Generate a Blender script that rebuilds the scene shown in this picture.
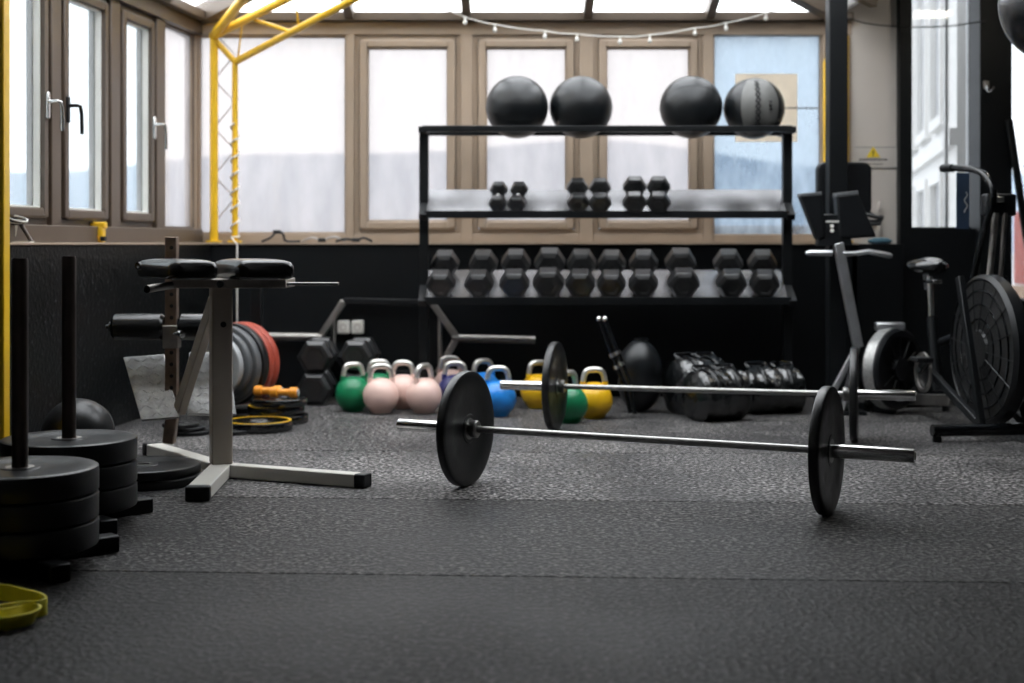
import bpy, bmesh, math, random
from mathutils import Vector, Matrix
random.seed(7)
for o in list(bpy.data.objects): bpy.data.objects.remove(o)
scene = bpy.context.scene
C = scene.collection
# ------------------------------------------------------------------ camera
F = 1422.2; EYE = 0.95; HOR = 243.0
cam_d = bpy.data.cameras.new('camera'); cam = bpy.data.objects.new('camera', cam_d); C.objects.link(cam)
cam.location = (0, 0, EYE); cam.rotation_euler = (math.pi/2, 0, 0)
cam_d.sensor_width = 36; cam_d.lens = 50; cam_d.shift_y = -(341.5-HOR)/1024
cam_d.dof.use_dof = True; cam_d.dof.focus_distance = 5.15; cam_d.dof.aperture_fstop = 2.0
cam_d.clip_end = 3000
scene.camera = cam
# ------------------------------------------------------------------ world: even overcast sky
w = bpy.data.worlds.new('overcast'); scene.world = w; w.use_nodes = True
bg = w.node_tree.nodes['Background']; bg.inputs[0].default_value = (0.93, 0.965, 1.0, 1); bg.inputs[1].default_value = 1.0
vs = scene.view_settings
vs.view_transform = 'Standard'; vs.look = 'None'; vs.gamma = 1; vs.use_curve_mapping = False
vs.exposure = 2.9

# ------------------------------------------------------------------ helpers
def at(px, py, d): return Vector(((px-512)/F*d, d, EYE-(py-HOR)/F*d))
def gx(px, d): return (px-512)/F*d
def gz(py, d): return EYE-(py-HOR)/F*d
V = Vector
ORG = {}
class MB:
    def __init__(s): s.v = []; s.f = []
    def add(s, vs, fs):
        n = len(s.v); s.v += [V(p) for p in vs]; s.f += [tuple(i+n for i in f) for f in fs]; return s
    def box(s, a, b, M=None):
        x0, y0, z0 = a; x1, y1, z1 = b
        vs = [(x0,y0,z0),(x1,y0,z0),(x1,y1,z0),(x0,y1,z0),(x0,y0,z1),(x1,y0,z1),(x1,y1,z1),(x0,y1,z1)]
        if M is not None: vs = [M @ V(p) for p in vs]
        return s.add(vs, [(0,3,2,1),(4,5,6,7),(0,1,5,4),(1,2,6,5),(2,3,7,6),(3,0,4,7)])
    def cbox(s, c, d, M=None):
        c = V(c); h = V(d)/2
        return s.box(c-h, c+h, M)
    def bar(s, p0, p1, wd, h, up=(0,0,1)):
        p0 = V(p0); p1 = V(p1); t = (p1-p0); L = t.length; t.normalize(); up = V(up)
        x = t.cross(up)
        if x.length < 1e-4: x = t.cross(V((0,1,0)))
        x.normalize(); z = x.cross(t)
        vs = []
        for p in (p0, p1):
            for a, b in ((-1,-1),(1,-1),(1,1),(-1,1)): vs.append(p + x*(a*wd/2) + z*(b*h/2))
        return s.add(vs, [(0,1,2,3),(7,6,5,4),(0,4,5,1),(1,5,6,2),(2,6,7,3),(3,7,4,0)])
    def tube(s, pts, r, seg=12, cap=True, closed=False):
        pts = [V(p) for p in pts]; n = len(pts)
        rs = r if isinstance(r, (list, tuple)) else [r]*n
        ref = None; base = len(s.v)
        for i, p in enumerate(pts):
            if closed: t = (pts[(i+1) % n]-pts[i-1]).normalized()
            else: t = ((pts[min(i+1, n-1)]-pts[max(i-1, 0)])).normalized()
            if ref is None:
                ref = t.orthogonal().normalized()
            ref = (ref - t*ref.dot(t)).normalized(); q = t.cross(ref)
            for k in range(seg):
                a = 2*math.pi*k/seg
                s.v.append(p + (ref*math.cos(a)+q*math.sin(a))*rs[i])
        m = n if closed else n-1
        for i in range(m):
            j = (i+1) % n
            for k in range(seg):
                k2 = (k+1) % seg
                s.f.append((base+i*seg+k, base+i*seg+k2, base+j*seg+k2, base+j*seg+k))
        if cap and not closed:
            s.f.append(tuple(base+k for k in reversed(range(seg)))); s.f.append(tuple(base+(n-1)*seg+k for k in range(seg)))
        return s
    def lathe(s, prof, o=(0,0,0), ax=(0,0,1), seg=32, closed=False):
        # prof: list of (r, h) along the axis; closed joins last to first (ring)
        o = V(o); ax = V(ax).normalized(); u = ax.orthogonal().normalized(); q = ax.cross(u)
        base = len(s.v); rings = []
        for r, h in prof:
            if r < 1e-6: s.v.append(o+ax*h); rings.append([len(s.v)-1])
            else:
                st = len(s.v)
                for k in range(seg):
                    a = 2*math.pi*k/seg; s.v.append(o+ax*h+(u*math.cos(a)+q*math.sin(a))*r)
                rings.append(list(range(st, st+seg)))
        prs = list(zip(rings[:-1], rings[1:])) + ([(rings[-1], rings[0])] if closed else [])
        for A, B in prs:
            for k in range(seg):
                k2 = (k+1) % seg
                if len(A) == 1 and len(B) == 1: continue
                if len(A) == 1: s.f.append((A[0], B[k], B[k2]))
                elif len(B) == 1: s.f.append((A[k], A[k2], B[0]))
                else: s.f.append((A[k], A[k2], B[k2], B[k]))
        return s
    def cyl(s, p0, p1, r, seg=20):
        p0 = V(p0); p1 = V(p1); L = (p1-p0).length
        return s.lathe([(0,0),(r,0),(r,L),(0,L)], p0, p1-p0, seg)
    def ell(s, c, r, seg=32, rings=16, M=None, fn=None):
        c = V(c); prof = []; base = len(s.v)
        for i in range(rings+1):
            t = math.pi*i/rings
            for k in range(seg):
                a = 2*math.pi*k/seg
                p = V((math.sin(t)*math.cos(a), math.sin(t)*math.sin(a), -math.cos(t)))
                q = V((p.x*r[0], p.y*r[1], p.z*r[2]))
                if fn: q = fn(p, q)
                if M is not None: q = M @ q
                s.v.append(c+q)
        for i in range(rings):
            for k in range(seg):
                k2 = (k+1) % seg
                s.f.append((base+i*seg+k, base+i*seg+k2, base+(i+1)*seg+k2, base+(i+1)*seg+k))
        return s
    def prism(s, poly, ext, M=None):
        # poly: 3D points (planar), ext: extrusion vector
        poly = [V(p) for p in poly]; ext = V(ext); n = len(poly)
        vs = poly + [p+ext for p in poly]
        if M is not None: vs = [M @ p for p in vs]
        fs = [tuple(reversed(range(n))), tuple(range(n, 2*n))]
        for i in range(n): j = (i+1) % n; fs.append((i, j, n+j, n+i))
        return s.add(vs, fs)
    def build(s, name, m, parent=None, bevel=0, sharp=38, seg=2):
        me = bpy.data.meshes.new(name)
        off = ORG.get(parent.name, V((0,0,0))) if parent else V((0,0,0))
        me.from_pydata([tuple(p-off) for p in s.v], [], s.f)
        bm = bmesh.new(); bm.from_mesh(me)
        bmesh.ops.remove_doubles(bm, verts=bm.verts, dist=1e-5)
        bmesh.ops.recalc_face_normals(bm, faces=bm.faces)
        bm.to_mesh(me); bm.free()
        me.polygons.foreach_set('use_smooth', [True]*len(me.polygons)); me.set_sharp_from_angle(angle=math.radians(sharp))
        me.materials.append(m if not isinstance(m, str) else MATS[m])
        o = bpy.data.objects.new(name, me); C.objects.link(o)
        if parent: o.parent = parent; ORG[o.name] = off
        else: ORG[o.name] = V((0,0,0))
        if bevel:
            b = o.modifiers.new('bevel', 'BEVEL'); b.width = bevel; b.segments = seg; b.limit_method = 'ANGLE'; b.angle_limit = math.radians(35)
        return o
def tag(o, label, cat=None, group=None, kind=None):
    o['label'] = label
    if cat: o['category'] = cat
    if group: o['group'] = group
    if kind: o['kind'] = kind
    return o
def thing(name, loc, label, cat, group=None, kind=None):
    o = bpy.data.objects.new(name, None); C.objects.link(o); o.location = loc; o.empty_display_size = 0.05
    ORG[o.name] = V(loc); return tag(o, label, cat, group, kind)
KIDS = {}
def copy_tree(o, parent=None):
    c = o.copy(); C.objects.link(c); c.parent = parent
    for ch in list(o.children): copy_tree(ch, c)
    return c
def place(proto, used, loc, rot, label, group=None):
    o = proto if not used else copy_tree(proto)
    o.location = loc; o.rotation_euler = rot; o['label'] = label
    if group: o['group'] = group
    return o

# ------------------------------------------------------------------ materials
MATS = {}
def mat(name, col, rough=0.5, metal=0.0, var=0.15, scale=8.0, bump=0.0, bscale=60.0, col2=None, coat=0.0, spec=0.5, detail=4, rvar=0.0):
    m = bpy.data.materials.new(name); m.use_nodes = True; nt = m.node_tree; N = nt.nodes; L = nt.links
    b = N['Principled BSDF']; b.inputs['Roughness'].default_value = rough; b.inputs['Metallic'].default_value = metal
    b.inputs['Specular IOR Level'].default_value = spec; b.inputs['Coat Weight'].default_value = coat
    tc = N.new('ShaderNodeTexCoord')
    nz = N.new('ShaderNodeTexNoise'); nz.inputs['Scale'].default_value = scale; nz.inputs['Detail'].default_value = detail
    L.new(tc.outputs['Object'], nz.inputs['Vector'])
    cr = N.new('ShaderNodeValToRGB'); cr.color_ramp.elements[0].position = 0.3; cr.color_ramp.elements[1].position = 0.7
    c1 = [max(0, x*(1-var)) for x in col]; c2 = list(col2) if col2 else [min(1, x*(1+var)) for x in col]
    cr.color_ramp.elements[0].color = (*c1, 1); cr.color_ramp.elements[1].color = (*c2, 1)
    L.new(nz.outputs['Fac'], cr.inputs['Fac']); L.new(cr.outputs['Color'], b.inputs['Base Color'])
    if rvar:
        mr = N.new('ShaderNodeMapRange'); mr.inputs['To Min'].default_value = rough-rvar; mr.inputs['To Max'].default_value = rough+rvar
        mr.inputs['From Min'].default_value = .3; mr.inputs['From Max'].default_value = .7
        L.new(nz.outputs['Fac'], mr.inputs['Value']); L.new(mr.outputs['Result'], b.inputs['Roughness'])
    if bump:
        n2 = N.new('ShaderNodeTexNoise'); n2.inputs['Scale'].default_value = bscale; n2.inputs['Detail'].default_value = 3
        L.new(tc.outputs['Object'], n2.inputs['Vector'])
        bp = N.new('ShaderNodeBump'); bp.inputs['Strength'].default_value = bump; bp.inputs['Distance'].default_value = 0.01
        L.new(n2.outputs['Fac'], bp.inputs['Height']); L.new(bp.outputs['Normal'], b.inputs['Normal'])
    MATS[name] = m; return m
mat('brown_frame', (0.35, 0.27, 0.20), 0.45, var=0.08, scale=3)
mat('dark_brown', (0.10, 0.075, 0.055), 0.5, var=0.1, scale=3)
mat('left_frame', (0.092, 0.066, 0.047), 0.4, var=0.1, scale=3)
mat('gasket', (0.012, 0.012, 0.012), 0.6)
mat('bead_white', (0.75, 0.74, 0.70), 0.4, var=.03)
mat('black_wall', (0.0035, 0.0045, 0.0055), 0.5, var=0.3, scale=2, spec=.22)
mat('speckle_wall', (0.0035, 0.0045, 0.005), 0.36, var=0.3, scale=42, col2=(0.005, 0.006, 0.0065), bump=.35, bscale=42, spec=.3)
cr_ = MATS['speckle_wall'].node_tree.nodes['Color Ramp'].color_ramp; cr_.elements[0].position = .62; cr_.elements[1].position = .74; cr_.elements[1].color = (.09, .095, .10, 1)
mat('black_steel', (0.005, 0.006, 0.007), 0.4, var=0.2, spec=.3)
mat('black_gloss', (0.005, 0.006, 0.007), 0.2, var=0.2, spec=.45)
mat('black_plastic', (0.007, 0.008, 0.0095), 0.4, var=0.2, spec=.35)
mat('rubber', (0.006, 0.0065, 0.0072), 0.38, var=0.25, scale=14, bump=0.06, bscale=90, rvar=.07, spec=.5)
mat('rubber_worn', (0.007, 0.0075, 0.0085), 0.36, var=0.3, scale=6, bump=0.06, bscale=60, rvar=.06, spec=.45)
mat('head_rubber', (0.011, 0.0115, 0.0125), 0.34, var=0.3, scale=6, bump=0.05, bscale=60, rvar=.06, spec=.8)
mat('vinyl', (0.005, 0.006, 0.007), 0.25, var=0.2, bump=0.05, bscale=120, spec=.5)
mat('leather', (0.006, 0.007, 0.0075), 0.16, var=0.3, bump=0.8, bscale=20, spec=1.0)
mat('ball_skin', (0.006, 0.0075, 0.009), 0.32, var=0.2, bump=0.12, bscale=200, spec=.45)
mat('ball_grey', (0.11, 0.11, 0.105), 0.5, var=0.1, bump=0.1, bscale=150)
mat('chrome', (0.72, 0.72, 0.71), 0.2, 1.0, var=0.06, scale=30)
mat('steel', (0.30, 0.295, 0.285), 0.36, 1.0, var=0.15, scale=40, bump=0.05, bscale=300)
mat('dull_steel', (0.36, 0.34, 0.32), 0.45, 1.0, var=0.2, scale=12)
mat('rail_steel', (0.62, 0.63, 0.65), 0.42, 1.0, var=0.15, scale=10)
mat('white_paint', (0.60, 0.58, 0.53), 0.38, var=0.06, scale=5)
mat('greige_paint', (0.33, 0.29, 0.25), 0.4, var=0.07, scale=6)
mat('worn_bronze', (0.22, 0.16, 0.125), 0.4, 0.6, var=0.25, scale=18)
mat('post_bronze', (0.085, 0.068, 0.06), 0.33, 0.6, var=0.25, scale=9)
mat('yellow_paint', (0.78, 0.47, 0.015), 0.38, var=0.06, scale=4)
mat('yellow_band', (0.88, 0.78, 0.04), 0.5, var=0.12, scale=10)
mat('kb_green', (0.010, 0.21, 0.085), 0.3, var=0.15)
mat('kb_pink', (0.80, 0.56, 0.49), 0.33, var=0.06)
mat('kb_navy', (0.035, 0.035, 0.13), 0.3, var=0.15)
mat('kb_blue', (0.02, 0.21, 0.62), 0.28, var=0.25, scale=12)
mat('kb_yellow', (0.80, 0.46, 0.012), 0.32, var=0.1)
mat('kb_handle', (0.66, 0.645, 0.61), 0.32, 0.8, var=0.12, scale=30)
mat('plate_red', (0.36, 0.06, 0.035), 0.42, var=0.12)
mat('plate_grey', (0.10, 0.105, 0.11), 0.45, var=0.15)
mat('plate_light', (0.36, 0.37, 0.375), 0.42, var=0.12)
mat('orange', (0.80, 0.30, 0.02), 0.4, var=0.1)
mat('panel_white', (0.60, 0.55, 0.50), 0.6, var=0.07, scale=1.5)
mat('sign_white', (0.55, 0.51, 0.47), 0.4, var=0.04)
mat('sign_yellow', (0.80, 0.58, 0.03), 0.4, var=.03)
mat('ink', (0.02, 0.02, 0.02), 0.5)
mat('cable_white', (0.70, 0.68, 0.63), 0.5, var=.05)
mat('cable_black', (0.012, 0.012, 0.013), 0.5)
mat('cloth_blue', (0.05, 0.12, 0.16), 0.8, var=.2)
mat('strap_navy', (0.02, 0.04, 0.08), 0.6, var=.2)
mat('cardboard', (0.80, 0.70, 0.56), 0.7, var=.1)
mat('ceiling_paint', (0.22, 0.20, 0.18), 0.8, var=.05)
mat('wall_dark', (0.06, 0.06, 0.06), 0.7, var=.1)
mat('hill', (0.34, 0.41, 0.50), 0.9, var=0.05, scale=0.01)
mat('field', (0.40, 0.41, 0.42), 0.9, var=0.05, scale=0.02)
mat('facade', (0.62, 0.61, 0.59), 0.8, var=0.04, scale=1)
mat('facade_dark', (0.20, 0.205, 0.21), 0.4, var=0.04, scale=1)
mat('terrace_wood', (0.55, 0.22, 0.05), 0.6, var=.25, scale=6)
mat('brick_red', (0.42, 0.05, 0.03), 0.7, var=.1)
mat('tan_wall', (0.45, 0.30, 0.19), 0.8, var=.1)
mat('diamond_plate', (0.34, 0.34, 0.335), 0.5, 0.9, var=0.2, scale=22, bump=0.15, bscale=80)
mat('mesh_band', (0.42, 0.42, 0.41), 0.45, 0.8, var=0.25, scale=90)
mat('fan_mesh', (0.014, 0.0145, 0.015), 0.42, 0.2, var=0.3, scale=60, bump=0.3, bscale=140)
mat('glove_grey', (0.24, 0.24, 0.24), 0.6, var=.2)

def rubber_floor(name, k, seed):
    m = bpy.data.materials.new(name); m.use_nodes = True; nt = m.node_tree; N = nt.nodes; L = nt.links
    b = N['Principled BSDF']; tc = N.new('ShaderNodeTexCoord')
    mp = N.new('ShaderNodeMapping'); mp.inputs['Location'].default_value = (seed*3.1, seed*1.7, 0); L.new(tc.outputs['Object'], mp.inputs['Vector'])
    n1 = N.new('ShaderNodeTexNoise'); n1.inputs['Scale'].default_value = 120; n1.inputs['Detail'].default_value = 3; L.new(mp.outputs[0], n1.inputs['Vector'])
    n2 = N.new('ShaderNodeTexNoise'); n2.inputs['Scale'].default_value = 1.6; n2.inputs['Detail'].default_value = 5; L.new(mp.outputs[0], n2.inputs['Vector'])
    n3 = N.new('ShaderNodeTexNoise'); n3.inputs['Scale'].default_value = 34; n3.inputs['Detail'].default_value = 4; L.new(mp.outputs[0], n3.inputs['Vector'])
    n1.inputs['Scale'].default_value = 65
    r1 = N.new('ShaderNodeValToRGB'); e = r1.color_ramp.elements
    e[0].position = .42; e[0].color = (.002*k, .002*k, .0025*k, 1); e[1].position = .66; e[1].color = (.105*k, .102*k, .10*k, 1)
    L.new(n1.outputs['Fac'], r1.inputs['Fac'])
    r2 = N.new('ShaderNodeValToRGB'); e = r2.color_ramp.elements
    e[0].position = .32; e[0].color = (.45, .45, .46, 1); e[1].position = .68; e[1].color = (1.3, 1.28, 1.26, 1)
    L.new(n2.outputs['Fac'], r2.inputs['Fac'])
    r3 = N.new('ShaderNodeValToRGB'); e = r3.color_ramp.elements
    e[0].position = .38; e[0].color = (.35, .35, .35, 1); e[1].position = .62; e[1].color = (1.3, 1.3, 1.3, 1)
    L.new(n3.outputs['Fac'], r3.inputs['Fac'])
    mx = N.new('ShaderNodeMix'); mx.data_type = 'RGBA'; mx.blend_type = 'MULTIPLY'; mx.inputs[0].default_value = 1
    L.new(r1.outputs[0], mx.inputs[6]); L.new(r2.outputs[0], mx.inputs[7])
    my = N.new('ShaderNodeMix'); my.data_type = 'RGBA'; my.blend_type = 'MULTIPLY'; my.inputs[0].default_value = 1
    L.new(mx.outputs[2], my.inputs[6]); L.new(r3.outputs[0], my.inputs[7]); L.new(my.outputs[2], b.inputs['Base Color'])
    if seed == 5:      # faint grooves pressed into the nearest mat
        sx = N.new('ShaderNodeSeparateXYZ'); L.new(tc.outputs['Object'], sx.inputs[0])
        md = N.new('ShaderNodeMath'); md.operation = 'PINGPONG'; md.inputs[1].default_value = .0575; L.new(sx.outputs[0], md.inputs[0])
        lt = N.new('ShaderNodeMapRange'); lt.inputs['From Min'].default_value = .001; lt.inputs['From Max'].default_value = .007; lt.inputs['To Min'].default_value = .35; lt.inputs['To Max'].default_value = 1; L.new(md.outputs[0], lt.inputs['Value'])
        gt = N.new('ShaderNodeMath'); gt.operation = 'LESS_THAN'; gt.inputs[1].default_value = .0; L.new(sx.outputs[0], gt.inputs[0])
        mxx = N.new('ShaderNodeMath'); mxx.operation = 'MAXIMUM'; L.new(lt.outputs[0], mxx.inputs[0]); L.new(gt.outputs[0], mxx.inputs[1])
        mz = N.new('ShaderNodeMix'); mz.data_type = 'RGBA'; mz.blend_type = 'MULTIPLY'; mz.inputs[0].default_value = 1
        L.new(my.outputs[2], mz.inputs[6]); L.new(mxx.outputs[0], mz.inputs[7]); L.new(mz.outputs[2], b.inputs['Base Color'])
    mr = N.new('ShaderNodeMapRange'); mr.inputs['From Min'].default_value = .3; mr.inputs['From Max'].default_value = .7
    mr.inputs['To Min'].default_value = .42; mr.inputs['To Max'].default_value = .58; L.new(n2.outputs['Fac'], mr.inputs['Value']); L.new(mr.outputs[0], b.inputs['Roughness'])
    ad = N.new('ShaderNodeMath'); ad.operation = 'MULTIPLY_ADD'; ad.inputs[1].default_value = .6
    L.new(n3.outputs['Fac'], ad.inputs[0]); L.new(n1.outputs['Fac'], ad.inputs[2])
    bp = N.new('ShaderNodeBump'); bp.inputs['Strength'].default_value = .8; bp.inputs['Distance'].default_value = .008
    L.new(ad.outputs[0], bp.inputs['Height']); L.new(bp.outputs[0], b.inputs['Normal'])
    b.inputs['Specular IOR Level'].default_value = .12
    MATS[name] = m; return m
def film_glass(name, tint, veil, veilcol, mottled=0.0, gloss=0.06):
    m = bpy.data.materials.new(name); m.use_nodes = True; nt = m.node_tree; N = nt.nodes; L = nt.links
    for n in list(N): N.remove(n)
    out = N.new('ShaderNodeOutputMaterial'); tr = N.new('ShaderNodeBsdfTransparent'); tr.inputs[0].default_value = (*tint, 1)
    tl = N.new('ShaderNodeBsdfTranslucent'); tl.inputs[0].default_value = (*veilcol, 1)
    mx = N.new('ShaderNodeMixShader'); mx.inputs[0].default_value = veil
    L.new(tr.outputs[0], mx.inputs[1]); L.new(tl.outputs[0], mx.inputs[2])
    if mottled:
        tc = N.new('ShaderNodeTexCoord'); nz = N.new('ShaderNodeTexNoise'); nz.inputs['Scale'].default_value = 3.0; nz.inputs['Detail'].default_value = 6
        mp = N.new('ShaderNodeMapping'); mp.inputs['Scale'].default_value = (2.2, 1, .8); L.new(tc.outputs['Object'], mp.inputs[0]); L.new(mp.outputs[0], nz.inputs['Vector'])
        mr = N.new('ShaderNodeMapRange'); mr.inputs['From Min'].default_value = .35; mr.inputs['From Max'].default_value = .75
        mr.inputs['To Min'].default_value = max(0, veil-mottled); mr.inputs['To Max'].default_value = min(1, veil+mottled)
        L.new(nz.outputs['Fac'], mr.inputs['Value']); L.new(mr.outputs[0], mx.inputs[0])
    gl = N.new('ShaderNodeBsdfGlossy'); gl.inputs['Roughness'].default_value = .02
    fr = N.new('ShaderNodeFresnel'); fr.inputs[0].default_value = 1.45
    m2 = N.new('ShaderNodeMixShader'); ge = N.new('ShaderNodeNewGeometry')
    sb = N.new('ShaderNodeMath'); sb.operation = 'SUBTRACT'; sb.inputs[0].default_value = 1; L.new(ge.outputs['Backfacing'], sb.inputs[1])
    ml = N.new('ShaderNodeMath'); ml.operation = 'MULTIPLY'; L.new(fr.outputs[0], ml.inputs[0]); L.new(sb.outputs[0], ml.inputs[1]); L.new(ml.outputs[0], m2.inputs[0])
    L.new(mx.outputs[0], m2.inputs[1]); L.new(gl.outputs[0], m2.inputs[2]); L.new(m2.outputs[0], out.inputs[0])
    MATS[name] = m
film_glass('glass_film', (.362, .352, .348), .28, (.72, .69, .69), .05)
film_glass('glass_left', (.46, .48, .485), .15, (.7, .71, .71), .04)
film_glass('glass_blue', (.315, .345, .37), .40, (.48, .53, .58), .26)
film_glass('glass_clear', (.9, .92, .92), .0, (.6, .6, .6))
film_glass('glass_door', (.58, .59, .60), .06, (.6, .6, .6))
film_glass('glass_roof', (.95, .95, .95), .04, (.9, .9, .9))
for i in range(9): rubber_floor('floor_rubber_%d' % i, [2.5, 1.0, .8, .4, .35, .75, 1.6, 3.3, 2.8][i], i)  # mats differ in tone; near rows also carry light falloff and vignetting as albedo
def emis(name, col, st):
    m = bpy.data.materials.new(name); m.use_nodes = True; N = m.node_tree.nodes; b = N['Principled BSDF']
    b.inputs['Emission Color'].default_value = (*col, 1); b.inputs['Emission Strength'].default_value = st; b.inputs['Base Color'].default_value = (.8, .8, .8, 1); MATS[name] = m
emis('lamp_glow', (1, .93, .80), 7.0)
emis('bulb_glow', (1, .95, .85), 1.2)

# ------------------------------------------------------------------ setting: floor
S = 'structure'
YB = 9.0                                     # window plane of the back wall
fl = MB().box((-5, -4.6, -.10), (6, 9.4, -.012)).build('floor', 'wall_dark'); tag(fl, 'dark rubber-matted gym floor', None, None, S)
ang = math.radians(-3.2); t = math.tan(ang)
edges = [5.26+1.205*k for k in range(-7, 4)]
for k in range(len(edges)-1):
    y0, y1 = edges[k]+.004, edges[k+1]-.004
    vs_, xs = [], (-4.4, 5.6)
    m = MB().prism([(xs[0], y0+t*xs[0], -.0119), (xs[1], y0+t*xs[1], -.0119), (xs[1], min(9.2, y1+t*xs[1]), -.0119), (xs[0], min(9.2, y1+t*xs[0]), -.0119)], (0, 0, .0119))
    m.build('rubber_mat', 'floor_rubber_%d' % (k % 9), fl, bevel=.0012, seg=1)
# ------------------------------------------------------------------ setting: back wall
MBK = Matrix.Translation((0, YB, 0))
def bx(px): return gx(px, YB)
def bzz(py): return gz(py, YB)
SILL = .94
wb = MB().box((-2.35, 8.80, 0), (2.14, 9.25, SILL)).build('wall_back', 'black_wall', bevel=.004); tag(wb, 'low black wall under the back windows', None, None, S)
MB().box((-2.3, 8.785, SILL), (2.14, 9.25, SILL+.012)).build('sill_board', 'brown_frame', wb, bevel=.003)
ZH = bzz(36)                                  # underside of header
ZF = SILL+.012
hd = MB().box((-2.1, YB-.05, ZH), (2.14, YB+.08, bzz(23))).build('header_beam', 'brown_frame', wb, bevel=.004)
MB().box((-2.1, YB-.10, bzz(23)), (2.14, YB+.08, bzz(14))).build('eave_beam', 'dark_brown', wb, bevel=.006)
def post(px0, px1, m='brown_frame', y0=-.055):
    MB().box((bx(px0), YB+y0, ZF), (bx(px1), YB+.06, ZH)).build('mullion', m, wb, bevel=.004)
post(347, 355); post(461, 473); post(579, 593); post(702, 712); post(821, 849)
MB().box((-2.06, YB-.05, ZF), (bx(199), YB+.06, ZH)).build('mullion', 'brown_frame', wb, bevel=.004)
WIN = [0]
def window(M, u0, u1, z0, z1, label, frame_m, pane_m, casement=True, handle=None, fr=.03, sash=.046, bead=None, handle_m='chrome'):
    WIN[0] += 1
    o = bpy.data.objects.new('window_%d' % WIN[0], None); C.objects.link(o); o.matrix_world = M; tag(o, label, None, None, S); ORG[o.name] = V((0,0,0))
    def ring(a0, a1, b0, b1, t, y0, y1):
        m = MB(); m.box((a0, y0, b0), (a0+t, y1, b1)); m.box((a1-t, y0, b0), (a1, y1, b1)); m.box((a0+t, y0, b0), (a1-t, y1, b0+t)); m.box((a0+t, y0, b1-t), (a1-t, y1, b1)); return m
    if casement:
        ring(u0, u1, z0, z1, fr, -.035, .05).build('window_frame', frame_m, o, bevel=.004)
        a = fr+.004
        ring(u0+a-.012, u1-a+.012, z0+a-.012, z1-a+.012, .012, -.030, -.02).build('gasket', 'gasket', o)
        ring(u0+a, u1-a, z0+a, z1-a, sash, -.062, .03).build('sash', frame_m, o, bevel=.008)
        g = a+sash
        ring(u0+g, u1-g, z0+g, z1-g, .009, -.04, -.006).build('glazing_bead', bead or frame_m, o, bevel=.002)
        MB().box((u0+g, -.005, z0+g), (u1-g, .005, z1-g)).build('pane', pane_m, o)
        if handle:
            hu = u0+a+sash/2 if handle == 'l' else u1-a-sash/2
            hz = z0+.47*(z1-z0)
            h = MB().cbox((hu, -.068, hz), (.028, .014, .13)).build('handle', handle_m, o, bevel=.005)
            MB().tube([(hu, -.07, hz+.02), (hu, -.115, hz+.02), (hu+.02, -.122, hz+.018), (hu+.035, -.122, hz-.02), (hu+.04, -.122, hz-.12)], .0095, 10).build('lever', handle_m, h)
    else:
        ring(u0, u1, z0, z1, .012, -.03, .03).build('window_frame', frame_m, o, bevel=.003)
        MB().box((u0+.012, -.005, z0+.012), (u1-.012, .005, z1-.012)).build('pane', pane_m, o)
    return o
ZS = bzz(234)
# lower rail below all back windows
MB().box((bx(199), YB-.045, ZF), (2.10, YB+.06, ZS)).build('bottom_rail', 'brown_frame', wb, bevel=.005)
window(MBK, bx(199), bx(347), ZS, ZH, 'wide fixed window beside the corner behind the yellow truss', 'brown_frame', 'glass_film', False)
window(MBK, bx(355), bx(461), ZS, ZH, 'tan-framed casement window left of the ball rack', 'brown_frame', 'glass_film', bead='brown_frame')
window(MBK, bx(473), bx(579), ZS, ZH, 'tan-framed casement window behind the two left balls', 'brown_frame', 'glass_film')
window(MBK, bx(593), bx(702), ZS, ZH, 'tan-framed casement window between the ball pairs', 'brown_frame', 'glass_film')
wd = window(MBK, bx(712), bx(821), bzz(236), bzz(30), 'bluish fixed window behind the stitched wall ball', 'brown_frame', 'glass_blue', False)
MB().box((bx(735), -.012, bzz(142)), (bx(797), -.006, bzz(74))).build('cardboard_patch', 'cardboard', wd)
MB().box((bx(713), -.012, bzz(109)), (bx(820), -.006, bzz(107.6))).build('cross_bar', 'plate_grey', wd)
g8_ = lambda p: gx(p, 8.88)
# white panel with the sign, right of the windows
wp = MB().box((bx(848)-.02, 8.96, 0), (g8_(900), 9.15, 3.0)).build('wall_panel', 'panel_white'); wp.name = 'wall_right_panel'; tag(wp, 'off-white wall panel beside the black window frame', None, None, S)
wbr = MB().box((2.10, 8.80, 0), (g8_(900), 8.958, .945)).build('wall_back_right', 'black_wall', bevel=.003); tag(wbr, 'low black wall under the off-white panel', None, None, S)
dw = MB(); g8 = lambda p: gx(p, 8.88)
dw.box((g8(900), 8.88, 0), (g8(912), 9.1, 3.0)); dw.box((g8(912), 8.88, 0), (g8(980), 9.1, gz(229, 8.88))); dw.box((gx(980, 8.8), 8.80, 0), (gx(1012, 8.8), 9.04, 3.0))
dw.box((gx(1012, 8.8), 8.88, 0), (5.6, 9.1, gz(300, 8.88))); dw.box((g8(1060), 8.88, 0), (5.6, 9.1, 3.0)); dw.box((g8(912), 8.88, 2.75), (5.6, 9.1, 3.0))
dwo = dw.build('wall_right', 'black_wall'); tag(dwo, 'black painted wall framing the tall windows at right', None, None, S)
wx = window(MBK, bx(908), bx(977), bzz(229), 2.75, 'tall clear window in the black wall above the bike saddle', 'black_steel', 'glass_door', False)
MB().box((bx(976), -.06, bzz(229)), (bx(980), .02, 2.75)).build('white_strip', 'bead_white', wx)
MB().box((bx(946), .02, bzz(229)), (bx(949), .06, 2.75)).build('outer_post', 'bead_white', wx)
MB().box((bx(969), .02, bzz(229)), (bx(973), .06, 2.75)).build('outer_post', 'plate_light', wx)
window(MBK, bx(1007), bx(1060), bzz(300), 2.75, 'narrow window at the right edge behind the air bike', 'black_steel', 'glass_door', False)
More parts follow.
